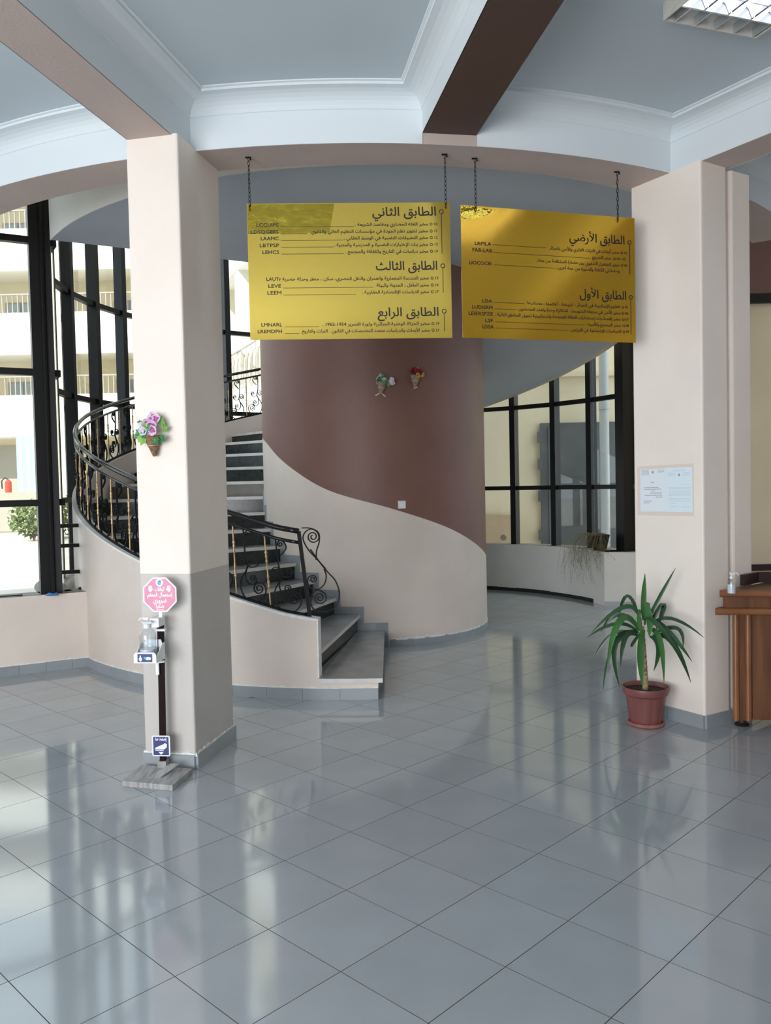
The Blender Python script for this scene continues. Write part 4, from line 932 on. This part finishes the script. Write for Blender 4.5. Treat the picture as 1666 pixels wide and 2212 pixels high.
def bottle(name, loc, label, h=0.20, r=0.038, gelfrac=0.45, heading=(1, 0, 0), label_col='white', sq=1.0):
    e = empty(name, loc); tag(e, label, 'bottle')
    b = MB(); b.lathe([(0.0, 0.0), (r*0.92, 0.0), (r, 0.008), (r, h*0.62), (r*0.92, h*0.72), (r*0.6, h*0.80), (r*0.36, h*0.83), (r*0.36, h*0.86)], 20, loc); b.build('body', 'clear', e, smooth='auto')
    b = MB(); b.lathe([(0, 0.004), (r*0.9, 0.004), (r*0.9, h*gelfrac), (0, h*gelfrac)], 18, loc); b.build('gel', 'gel', e, smooth='auto')
    b = MB(); b.lathe([(r*0.42, h*0.83), (r*0.42, h*0.93), (r*0.34, h*0.95), (r*0.12, h*0.95), (r*0.12, h*1.05)], 14, loc); b.build('collar', 'white', e, smooth='auto')
    H = Vector(heading).normalized(); t0 = Vector(loc)+ZV*h*1.05
    b = MB(); b.box(t0+H*0.006+ZV*0.006, (0.026, 0.020, 0.014), Matrix((H, ZV.cross(H), ZV)).transposed()); b.tube([t0+ZV*0.008, t0+H*0.035+ZV*0.008, t0+H*0.045-ZV*0.004], 0.0045, 6); b.build('pump_head', 'white', e, smooth='auto')
    return e
bottle('sanitiser_bottle', trp+Vector((0, 0, -0.0195))+FD*0.012+FX*-0.004, 'clear pump bottle of sanitiser sitting in the white tray of the stand', 0.222, 0.046, 0.30, -FX+FD*0.3)

# ------------------------------------------------------------------ potted plant
pp0 = atz(1402, 1571, 0); PB = Vector((pp0.x, pp0.y+0.06, 0)); e = empty('potted_yucca', PB); tag(e, 'green strap-leaved yucca in a ribbed maroon pot with saucer beside the column', 'plant')
b = MB(); b.lathe([(0, 0), (0.108, 0), (0.120, 0.010), (0.122, 0.030), (0.112, 0.030), (0.104, 0.014), (0, 0.014)], 28, PB); b.build('saucer', 'saucer', e, smooth='auto')
b = MB(); vs = []; n = 72; prof = [(0.102, 0.016, 0), (0.106, 0.03, 1), (0.116, 0.10, 1), (0.128, 0.185, 1), (0.131, 0.205, 0), (0.140, 0.210, 0), (0.146, 0.215, 0), (0.156, 0.252, 0), (0.154, 0.262, 0), (0.147, 0.262, 0), (0.138, 0.235, 0)]
for r_, z_, rib in prof:
    for j in range(n):
        rr = r_-(0.004 if rib and (j//2) % 3 == 0 else 0); vs.append(PB+Vector((rr*cos(2*pi*j/n), rr*sin(2*pi*j/n), z_)))
b.add(vs, [(i*n+j, i*n+(j+1) % n, (i+1)*n+(j+1) % n, (i+1)*n+j) for i in range(len(prof)-1) for j in range(n)]+[tuple(reversed(range(n)))]); b.build('pot', 'terra', e, smooth='auto')
b = MB(); b.lathe([(0, 0.234), (0.138, 0.232)], 24, PB); b.build('soil', 'soil', e)
tr0 = PB+Vector((0.0, 0, 0.23)); b = MB(); pts = []; rs = []
for i in range(25):
    f = i/24; pts.append(tr0+Vector((-0.008*f-0.012*f*f, 0, 0.43*f))); rs.append(0.0185-0.006*f+(0.0025 if i % 2 else 0))
b.tube(pts, rs, 10); b.build('cane', 'trunk', e, smooth=True)
def lp(x, y): return (1250+x/4.005, 1200+y/4.005)
LV = [  # base, mid, tip in the zoom's pixels, then depth offsets of mid and tip, half width, bright
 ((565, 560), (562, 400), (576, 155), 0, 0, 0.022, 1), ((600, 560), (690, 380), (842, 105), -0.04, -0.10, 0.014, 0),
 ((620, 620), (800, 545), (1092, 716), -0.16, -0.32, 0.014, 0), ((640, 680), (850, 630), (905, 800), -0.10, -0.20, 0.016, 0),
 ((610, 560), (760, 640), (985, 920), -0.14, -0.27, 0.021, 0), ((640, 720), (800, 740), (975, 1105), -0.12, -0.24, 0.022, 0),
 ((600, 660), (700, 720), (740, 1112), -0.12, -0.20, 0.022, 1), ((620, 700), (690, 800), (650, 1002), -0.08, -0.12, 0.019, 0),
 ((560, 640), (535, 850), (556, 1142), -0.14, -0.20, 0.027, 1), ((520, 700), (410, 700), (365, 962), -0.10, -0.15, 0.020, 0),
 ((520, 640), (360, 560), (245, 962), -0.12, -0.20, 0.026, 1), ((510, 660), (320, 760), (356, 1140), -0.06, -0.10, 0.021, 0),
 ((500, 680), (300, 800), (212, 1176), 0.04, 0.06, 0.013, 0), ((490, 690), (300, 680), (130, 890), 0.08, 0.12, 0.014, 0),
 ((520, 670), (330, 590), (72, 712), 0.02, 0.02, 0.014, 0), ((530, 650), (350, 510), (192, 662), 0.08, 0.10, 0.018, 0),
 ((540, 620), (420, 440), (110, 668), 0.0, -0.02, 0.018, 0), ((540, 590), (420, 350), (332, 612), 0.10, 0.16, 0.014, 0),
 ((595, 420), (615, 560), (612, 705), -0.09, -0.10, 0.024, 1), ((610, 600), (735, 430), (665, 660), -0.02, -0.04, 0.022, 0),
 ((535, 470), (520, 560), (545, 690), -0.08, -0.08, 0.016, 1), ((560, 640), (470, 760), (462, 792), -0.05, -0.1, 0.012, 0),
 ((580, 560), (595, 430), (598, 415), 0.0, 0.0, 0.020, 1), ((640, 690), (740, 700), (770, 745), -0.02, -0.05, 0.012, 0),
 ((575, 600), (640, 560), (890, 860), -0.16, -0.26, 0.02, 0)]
Yp = PB.y
for bs_, md_, tp_, dm, dt, hw, br_ in LV:
    A_ = aty(*lp(*bs_), Yp-0.01); B_ = aty(*lp(*md_), Yp+dm); C_ = aty(*lp(*tp_), Yp+dt)
    ctl = B_*2-(A_+C_)/2  # control point of a quadratic curve
    if False and (A_-PB).xy.length > 0.05: A_ = A_.lerp(Vector((PB.x-0.02, PB.y, A_.z)), 0.7)
    b = MB(); vs = []; K = 10
    for i in range(K+1):
        f = i/K; P = A_*(1-f)**2+ctl*2*f*(1-f)+C_*f*f; T = ((ctl-A_)*(1-f)+(C_-ctl)*f).normalized()
        side = T.cross(Vector((0, -1, 0.35))); side = side.normalized() if side.length > 0.05 else Vector((1, 0, 0)); nn = side.cross(T).normalized()
        w_ = hw*(0.55+1.6*f if f < 0.28 else (1.0 if f < 0.5 else 1.0-((f-0.5)/0.5)**2.4))
        w_ = max(w_*0.85, 0.0008); vs += [P-side*w_+nn*w_*0.25, P, P+side*w_+nn*w_*0.25]
    fs = []
    for i in range(K): a_ = 3*i; fs += [(a_, a_+1, a_+4, a_+3), (a_+1, a_+2, a_+5, a_+4)]
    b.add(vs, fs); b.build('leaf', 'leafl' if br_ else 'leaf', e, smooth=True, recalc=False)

# ------------------------------------------------------------------ reception counter
ce = empty('reception_counter', (2.9, 5.35, 0)); tag(ce, 'walnut reception counter with rounded edges beside the right column', 'counter')
CA = Vector((2.245, 5.33)); CX = Vector((0.985, -0.17)).normalized(); CN = Vector((-CX.y, CX.x))
def cpnt(u, v): q = CA+CX*u+CN*v; return (q.x, q.y)
LC = 1.75
b = MB(); b.prism([cpnt(0.03, 0.03), cpnt(LC, 0.03), cpnt(LC, 0.36), cpnt(0.36, 0.36)], 0.06, 0.765); b.build('body', 'wood', ce)
for k_ in range(4):
    u0 = 0.125+k_*0.42
    b = MB(); b.prism([cpnt(u0, 0.022), cpnt(u0+0.40, 0.022), cpnt(u0+0.40, 0.034), cpnt(u0, 0.034)], 0.055, 0.765); b.build('front_panel', 'wood', ce)
for u0 in (0.022, 0.098):
    b = MB(); b.tube([(*cpnt(u0, 0.02), 0.05), (*cpnt(u0, 0.02), 0.765)], 0.021, 12); b.build('rounded_pilaster', 'woodl', ce, smooth='auto')
b = MB(); b.prism([cpnt(0.043, 0.016), cpnt(0.077, 0.016), cpnt(0.077, 0.04), cpnt(0.043, 0.04)], 0.05, 0.765); b.build('pilaster_strip', 'wood', ce)
b = MB(); b.prism([cpnt(-0.065, -0.025), cpnt(LC, -0.025), cpnt(LC, 0.40), cpnt(0.36, 0.40)], 0.785, 0.875); b.build('apron', 'wood', ce)
for z_, o_, r_ in ((0.775, -0.04, 0.023), (0.89, -0.03, 0.023)):
    b = MB(); b.tube([(*cpnt(0.34, 0.42), z_), (*cpnt(-0.085-(0.03 if z_ < .8 else 0), o_), z_), (*cpnt(LC, o_), z_)], r_, 12); b.build('rounded_edge', 'woodl', ce, smooth='auto')
b = MB(); b.prism([cpnt(-0.085, -0.03), cpnt(LC, -0.03), cpnt(LC, 0.42), cpnt(0.34, 0.42)], 0.868, 0.912); b.build('top', 'wood', ce)
b = MB(); b.prism([cpnt(0.10, 0.22), cpnt(0.24, 0.40), cpnt(0.50, 0.40), cpnt(0.50, 0.375), cpnt(0.26, 0.375), cpnt(0.12, 0.20)], 0.912, 0.985); b.build('back_ledge', 'woodd', ce)
for u0 in (0.075, 1.5):
    b = MB(); b.lathe([(0, 0), (0.045, 0), (0.05, 0.008), (0.03, 0.02), (0.022, 0.062), (0, 0.062)], 16, (*cpnt(u0, 0.09), 0)); b.build('foot', 'rubber', ce, smooth='auto')
bq = atz(1592, 1287, 0.912); bottle('sanitiser_bottle', Vector((bq.x+0.01, bq.y+0.10, 0.912)), 'clear pump bottle with white pump standing on the wooden counter', 0.115, 0.026, 0.5, (1, 0.1, 0))

# ------------------------------------------------------------------ ceiling lamp
la = atz(1437, 44, ZC-0.085); lb = atz(1633, 82, ZC-0.085); LX = (lb-la); LX.z = 0; lw = LX.length; LX.normalize(); LY = Vector((LX.y, -LX.x, 0))
if LY.y > 0: LY = -LY
le = empty('ceiling_lamp', (la+lb)/2+LY*0.6+ZV*0.085); tag(le, 'surface-mounted louvred fluorescent ceiling lamp beside the brown beam', 'ceiling lamp')
def lpos(u, v, z): p = la+LX*u+LY*v; return Vector((p.x, p.y, ZC-0.085+z))
RLm = Matrix((LX, LY, ZV)).transposed() if LX.cross(LY).z > 0 else Matrix((LX, LY, -ZV)).transposed()
LL = 1.2
def lbox(b, u0, u1, v0, v1, z0, z1): b.box(lpos((u0+u1)/2, (v0+v1)/2, (z0+z1)/2), (u1-u0, v1-v0, z1-z0), RLm)
b = MB(); lbox(b, 0, lw, 0, LL, 0.078, 0.085); lbox(b, -0.006, 0.0, -0.006, LL, 0.0, 0.085); lbox(b, lw, lw+0.006, -0.006, LL, 0, 0.085); lbox(b, 0, lw, -0.006, 0.0, 0.0, 0.085); lbox(b, 0, lw, LL, LL+0.006, 0, 0.085); b.build('housing', 'lampw', le)
for k_ in range(4):
    u0 = lw*(k_+0.5)/4
    b = MB(); b.tube([lpos(u0, 0.13, 0.05), lpos(u0, LL-0.03, 0.05)], 0.013, 8); b.build('tube', 'tube', le, smooth='auto')
    b = MB(); uu = lw/8-0.006
    P_ = [(-uu, 0.008), (-uu*0.7, 0.045), (-uu*0.3, 0.068), (uu*0.3, 0.068), (uu*0.7, 0.045), (uu, 0.008)]
    b.band([lpos(u0+a_, 0.13, z_) for a_, z_ in P_], [lpos(u0+a_, LL-0.02, z_) for a_, z_ in P_]); b.build('reflector', 'refl', le)
b = MB(); lbox(b, 0, lw, 0.118, 0.128, 0.0, 0.05); b.build('cross_bar', 'blade', le)
for k_ in range(5):
    u0 = lw*(0.10+0.215*k_); b = MB(); lbox(b, u0-0.004, u0+0.004, 0.004, 0.118, 0.0, 0.045); b.build('louvre_blade', 'blade', le)
for k_ in range(9):
    v0 = 0.24+k_*0.108; b = MB(); lbox(b, 0.004, lw-0.004, v0-0.002, v0+0.002, 0.004, 0.035); b.build('louvre_blade', 'blade', le)

# ------------------------------------------------------------------ things on the sills
pq = aty(1296, 1180, 10.95); PQ = Vector((pq.x, pq.y, 0.70)); e = empty('trailing_plant', PQ); tag(e, 'dark pot of dry trailing plant hanging over the curved sill', 'plant')
b = MB(); b.lathe([(0, 0.002), (0.085, 0.002), (0.13, 0.19), (0.135, 0.205), (0.125, 0.205), (0.11, 0.17), (0, 0.17)], 18, PQ); b.build('pot', 'soil', e, smooth='auto')
b = MB(); rn = random.Random(5)
front = Vector((SC.x-PQ.x, SC.y-PQ.y, 0)).normalized()*0.55+Vector((-0.45, -0.75, 0)); front.normalize(); sd = Vector((front.y, -front.x, 0))
for k_ in range(130):
    a_ = rn.uniform(-1.2, 1.2); r0 = rn.uniform(0, 0.1); P = PQ+ZV*0.18+Vector((r0*cos(a_*3), r0*sin(a_*3), 0)); out = front*cos(a_)+sd*sin(a_)
    L = rn.uniform(0.12, 0.36) if k_ < 95 else rn.uniform(0.30, 0.55)
    if k_ >= 70: out = front*1.0+sd*(rn.choice((-0.05, 0.55))+rn.uniform(-0.16, 0.16))
    reach = rn.uniform(0.14, 0.30) if k_ < 70 else rn.uniform(0.34, 0.40)
    top_ = P+out*reach-ZV*0.08; pts = [P, P+out*reach*0.6+ZV*0.06, top_]; n_ = 7; q = top_.copy(); cur = rn.uniform(-.02, .02)
    for q_ in range(n_):
        cur += rn.uniform(-.012, .012); q = q+sd*cur*0.8-ZV*(L/n_)+out*rn.uniform(0, 0.004); pts.append(q.copy())
    b.tube(pts, 0.0010, 3)
    for q_ in range(16):
        f = rn.uniform(0, n_-0.01); i_ = int(f); c_ = pts[2+i_].lerp(pts[3+i_], f-i_); d_ = Vector((rn.uniform(-1, 1), rn.uniform(-1, 1), rn.uniform(-1, .2)))*0.030; s_ = d_.cross(ZV)*0.07
        b.add([c_, c_+d_*0.5+s_, c_+d_, c_+d_*0.5-s_], [(0, 1, 2, 3)])
o = b.build('foliage', 'dry', e, recalc=False); o['kind'] = 'stuff'
bp_ = aty(112, 1279, 7.42); b = MB()
vs = [Vector((0.055*cos(a_*pi/6)*(1+0.2*sin(a_*2.1)), 0.04*sin(a_*pi/6), 0.0)) for a_ in range(12)]
b.add([Vector((bp_.x, bp_.y, 0.701))+v for v in vs]+[Vector((bp_.x, bp_.y, 0.701))+v*0.7+ZV*(0.022+0.008*sin(i*1.7)) for i, v in enumerate(vs)], [tuple(reversed(range(12))), tuple(range(12, 24))]+[(i, (i+1) % 12, (i+1) % 12+12, i+12) for i in range(12)])
tag(b.build('cloth', 'blue', smooth=True), 'crumpled blue cloth on the sill at the foot of the black post', 'cloth')
b = MB(); cb0 = LW0+LWd*0.62+LWn*0.05; cpts = [Vector((*(cb0+LWd*(0.18*i)+LWn*(0.025*sin(i*1.3))), 0.708)) for i in range(9)]; b.tube(cpts, 0.006, 5); tag(b.build('cable', 'cable', smooth=True), 'loose black cable lying on the left sill', 'cable')
dk = aty(180, 1265, 7.85); b = MB(); b.box(Vector((dk.x, dk.y, 0.712)), (0.09, 0.03, 0.022), Matrix.Rotation(0.5, 3, 'Z')); b.tube([Vector((dk.x-0.05, dk.y, 0.712)), Vector((dk.x+0.06, dk.y+0.03, 0.732))], 0.006, 5); tag(b.build('metal_latch', 'cable'), 'small dark metal latch left on the sill beside the stair wall', 'latch')

# ------------------------------------------------------------------ outside: courtyard, facades, yard wall
b = MB(); b.prism([(-60, 5.5), (-11, 5.4), (-3.95, 9.0), (-3.6, 11), (-2.2, 13), (2, 13.2), (4, 11.2), (12, 10), (60, 10), (60, 90), (-60, 90)], -0.12, -0.02); structure(b.build('ground', 'courtyard'), 'concrete courtyard outside the glass')
fb = empty('courtyard_building', (-12, 33, 0)); tag(fb, 'sunlit cream building with balconies across the courtyard', 'building')
YF = 32.0
b = MB(); b.box((-14, YF+2.0, 7.5), (26, 0.4, 15)); b.build('wall', 'recess', fb)
for z0, z1 in ((3.75, 5.35), (6.9, 8.5), (10.1, 11.7), (13.3, 15.0)):
    b = MB(); b.box((-14, YF, (z0+z1)/2), (26, 0.25, z1-z0)); b.build('parapet', 'parapet', fb)
    b = MB(); b.box((-14, YF+0.98, z0+0.12), (26, 1.7, 0.2)); b.build('balcony_slab', 'parapet', fb)
for x_ in (-25.5, -21.2, -17.3, -12.35, -8.2, -4.2):
    b = MB(); b.box((x_, YF+0.05, 7.2), (0.9, 0.5, 14.5)); b.build('pier', 'facade', fb)
for z0 in (5.35, 8.5, 11.7):
    for k_ in range(13):
        b = MB(); xx = -26+k_*1.9
        for j_ in range(9): b.tube([(xx+j_*0.2, YF, z0), (xx+j_*0.2, YF, z0+0.7)], 0.025, 4)
        b.tube([(xx-0.05, YF, z0+0.72), (xx+1.85, YF, z0+0.72)], 0.04, 4); b.build('railing', 'rail', fb)
for z0 in (4.1, 7.3, 10.5):
    for x_ in (-23.5, -19.2, -14.6, -10.2, -6.2):
        b = MB(); b.box((x_, YF+1.76, z0+1.35), (1.3, 0.1, 1.3)); wn = b.build('window', 'rail', fb)
        for s_ in (-1, 1):
            b = MB(); b.box((x_+s_*0.3, YF+1.70, z0+1.35), (0.52, 0.04, 1.15)); b.build('pane', 'winglass', wn)
for x_ in (-23.0, -15.2, -10.0):
    b = MB(); b.box((x_, YF+1.74, 1.75), (2.6, 0.12, 3.5)); b.build('door', 'greydoor', fb)
ex = aty(18, 1050, YF-0.42); e = empty('fire_extinguisher', (ex.x, YF-0.42, ex.z)); tag(e, 'red fire extinguisher hung on the building across the courtyard', 'extinguisher')
b = MB(); b.lathe([(0, -0.25), (0.11, -0.25), (0.12, -0.2), (0.12, 0.15), (0.05, 0.24), (0, 0.26)], 12, e.location); b.build('cylinder_body', 'red', e, smooth='auto')
b = MB(); b.tube([Vector(e.location)+Vector(p) for p in ((0, 0, 0.25), (-0.12, 0, 0.32), (-0.25, 0, 0.2), (-0.24, 0, -0.1))], 0.025, 5); b.build('hose', 'cable', e)
cq = aty(62, 1000, YF-0.30); b = MB()
nv = 12; A_ = []; B_ = []
for i in range(nv+1): A_.append(Vector((cq.x-0.45+0.9*i/nv, YF-0.32+0.05*sin(i*1.6), cq.z-1.1))); B_.append(A_[-1]+ZV*2.2)
b.band(A_, B_); b.band([p+Vector((0, 0.02, 0)) for p in A_], [p+Vector((0, 0.02, 0)) for p in B_]); b.build('door_curtain', 'curt', fb)['label'] = 'pale blue curtain strip'
# nearer wing with a balcony railing, seen between column and core
wg = empty('wing_building', (-4, 19, 0)); tag(wg, 'nearer white wing with a railed balcony seen beside the stairs', 'building')
A0 = Vector((-6.8, 26.0)); A1 = Vector((-2.0, 15.5)); wd = (A1-A0).normalized(); wn_ = Vector((-wd.y, wd.x)); wn_ = wn_ if wn_.x < 0 else -wn_
b = MB(); b.prism([tuple(A0-wn_*1.6), tuple(A1-wn_*1.6), tuple(A1-wn_*3.0), tuple(A0-wn_*3.0)], 0, 11); b.build('wall', 'facade', wg)
for z0, z1 in ((2.55, 3.72), (6.3, 7.3), (9.6, 11)):
    b = MB(); b.prism([tuple(A0), tuple(A1), tuple(A1-wn_*0.25), tuple(A0-wn_*0.25)], z0, z1); b.build('parapet', 'parapet', wg)
    b = MB(); b.prism([tuple(A0-wn_*0.26), tuple(A1-wn_*0.26), tuple(A1-wn_*1.59), tuple(A0-wn_*1.59)], z0+0.05, z0+0.25); b.build('balcony_slab', 'parapet', wg)
for k_ in range(10):
    b = MB(); P = A0+wd*(k_*1.15); Q = A0+wd*(k_*1.15+1.05)
    for j_ in range(4): R_ = P.lerp(Q, j_/3); b.tube([(R_.x, R_.y, 3.72), (R_.x, R_.y, 4.55)], 0.010, 4)
    for j_ in range(3):
        R_ = P.lerp(Q, (j_+0.5)/3); b.tube([Vector((R_.x, R_.y, 4.13))+Vector((wd.x*0.13*cos(t*pi/5), wd.y*0.13*cos(t*pi/5), 0.3*sin(t*pi/5))) for t in range(10)], 0.009, 4, closed=True)
    b.tube([(P.x, P.y, 4.58), (Q.x, Q.y, 4.58)], 0.022, 4); b.build('railing', 'rail', wg)
for k_ in range(6):
    P = A0+wd*(0.4+k_*2.1); b = MB(); obox(b, P-wn_*0.8, wd, 0.35, 1.55, 0, 11); b.build('pier', 'facade', wg)
# yard wall outside on the right
YW = 15.5
b = MB(); b.box((5.6, YW+0.15, 4.0), (9.4, 0.3, 8.2)); yw = b.build('wall_yard', 'yard'); structure(yw, 'beige yard wall outside the curved glazing')
b = MB(); b.box((5.6, YW-0.03, 3.62), (9.4, 0.10, 0.10)); b.build('ledge', 'yard', yw)
de = empty('metal_yard_door', (3.75, YW, 0)); tag(de, 'grey sheet-metal door on the yard wall outside', 'door')
b = MB(); b.box((3.82, YW-0.05, 1.36), (1.78, 0.10, 2.70)); b.build('leaf_panel', 'yarddoor', de)
b = MB(); b.box((3.42, YW-0.108, 1.36), (0.72, 0.03, 2.56)); b.build('door_skin', 'yarddoor', de)
b = MB(); b.box((4.25, YW-0.108, 1.36), (0.78, 0.03, 2.56)); b.build('door_skin', 'yarddoor', de)
for z_ in (0.62, 1.35, 1.95, 2.45):
    b = MB(); b.box((2.91, YW-0.08, z_), (0.07, 0.10, 0.20)); b.build('hinge', 'yarddoor', de)
b = MB(); b.box((3.75, YW-0.13, 0.28), (1.5, 0.02, 0.02)); b.box((3.75, YW-0.13, 1.70), (1.5, 0.02, 0.02)); b.build('weld_line', 'yarddoor', de)
b = MB(); b.tube([(3.98, 14.9, -0.02), (3.98, 14.9, 7.5)], 0.085, 12); b.lathe([(0.1, 0), (0.1, 0.12)], 12, (3.98, 14.9, 2.9)); tag(b.build('drainpipe', 'pipe', smooth='auto'), 'grey vertical drainpipe in front of the metal yard door', 'pipe')
be = empty('leaning_board', (2.05, 15.2, 0)); tag(be, 'pale board with a round hole leaning on the yard wall outside', 'board')
Rb = Matrix.Rotation(-0.16, 3, 'X'); b = MB(); n = 16; hc = (0.13, 0.60); hr = 0.055; pol = [(-0.6, 0.0), (0.36, 0.0), (0.30, 1.02), (-0.6, 1.06)]
b.prism([pol[0], pol[1], pol[2], pol[3]], -0.03, 0.03, R=Matrix.Rotation(-0.16, 3, 'X') @ Matrix(((1, 0, 0), (0, 0, 1), (0, 1, 0))), off=(2.05, 15.22, 0)); b.build('board', 'slabm', be)
b = MB(); Rh = Matrix.Rotation(-0.16, 3, 'X') @ Matrix(((1, 0, 0), (0, 0, 1), (0, 1, 0)))
b.lathe([(0.0, -0.034), (hr, -0.034), (hr, -0.028)], 18, Vector((2.05, 15.22, 0))+Rh @ Vector((hc[0], hc[1], 0)), R=Rh); b.build('hole', 'hole', be)
# shrubs by the far building
def shrub(x, y, r, label):
    e = empty('shrub', (x, y, 0)); tag(e, label, 'shrub', 'dusty shrubs in the courtyard'); rn = random.Random(int(x*10)); b = MB()
    for k_ in range(420):
        d_ = Vector((rn.gauss(0, 1), rn.gauss(0, 1), rn.gauss(0, 1))).normalized()*r*rn.uniform(0.4, 1); c_ = Vector((x, y, r*0.9))+Vector((d_.x, d_.y, d_.z*0.8))
        a_ = Vector((rn.uniform(-1, 1), rn.uniform(-1, 1), rn.uniform(-1, 1)))*0.11; s_ = a_.orthogonal()*0.35
        b.add([c_-a_, c_+s_, c_+a_, c_-s_], [(0, 1, 2, 3)])
    o = b.build('foliage', 'shrub', e, recalc=False); o['kind'] = 'stuff'
    b = MB()
    for k_ in range(5): b.tube([(x, y, -0.02), (x+rn.uniform(-.4, .4)*r, y+rn.uniform(-.4, .4)*r, r)], 0.03, 4)
    b.build('stem', 'bark', e)
q1 = aty(72, 1130, 27.5); shrub(q1.x, 27.5, 0.85, 'dusty green shrub seen through the left glass, by the blue curtain')
q2 = aty(150, 1110, 29.0); shrub(q2.x, 29.0, 0.9, 'dusty green shrub seen through the narrow pane beside the black post')
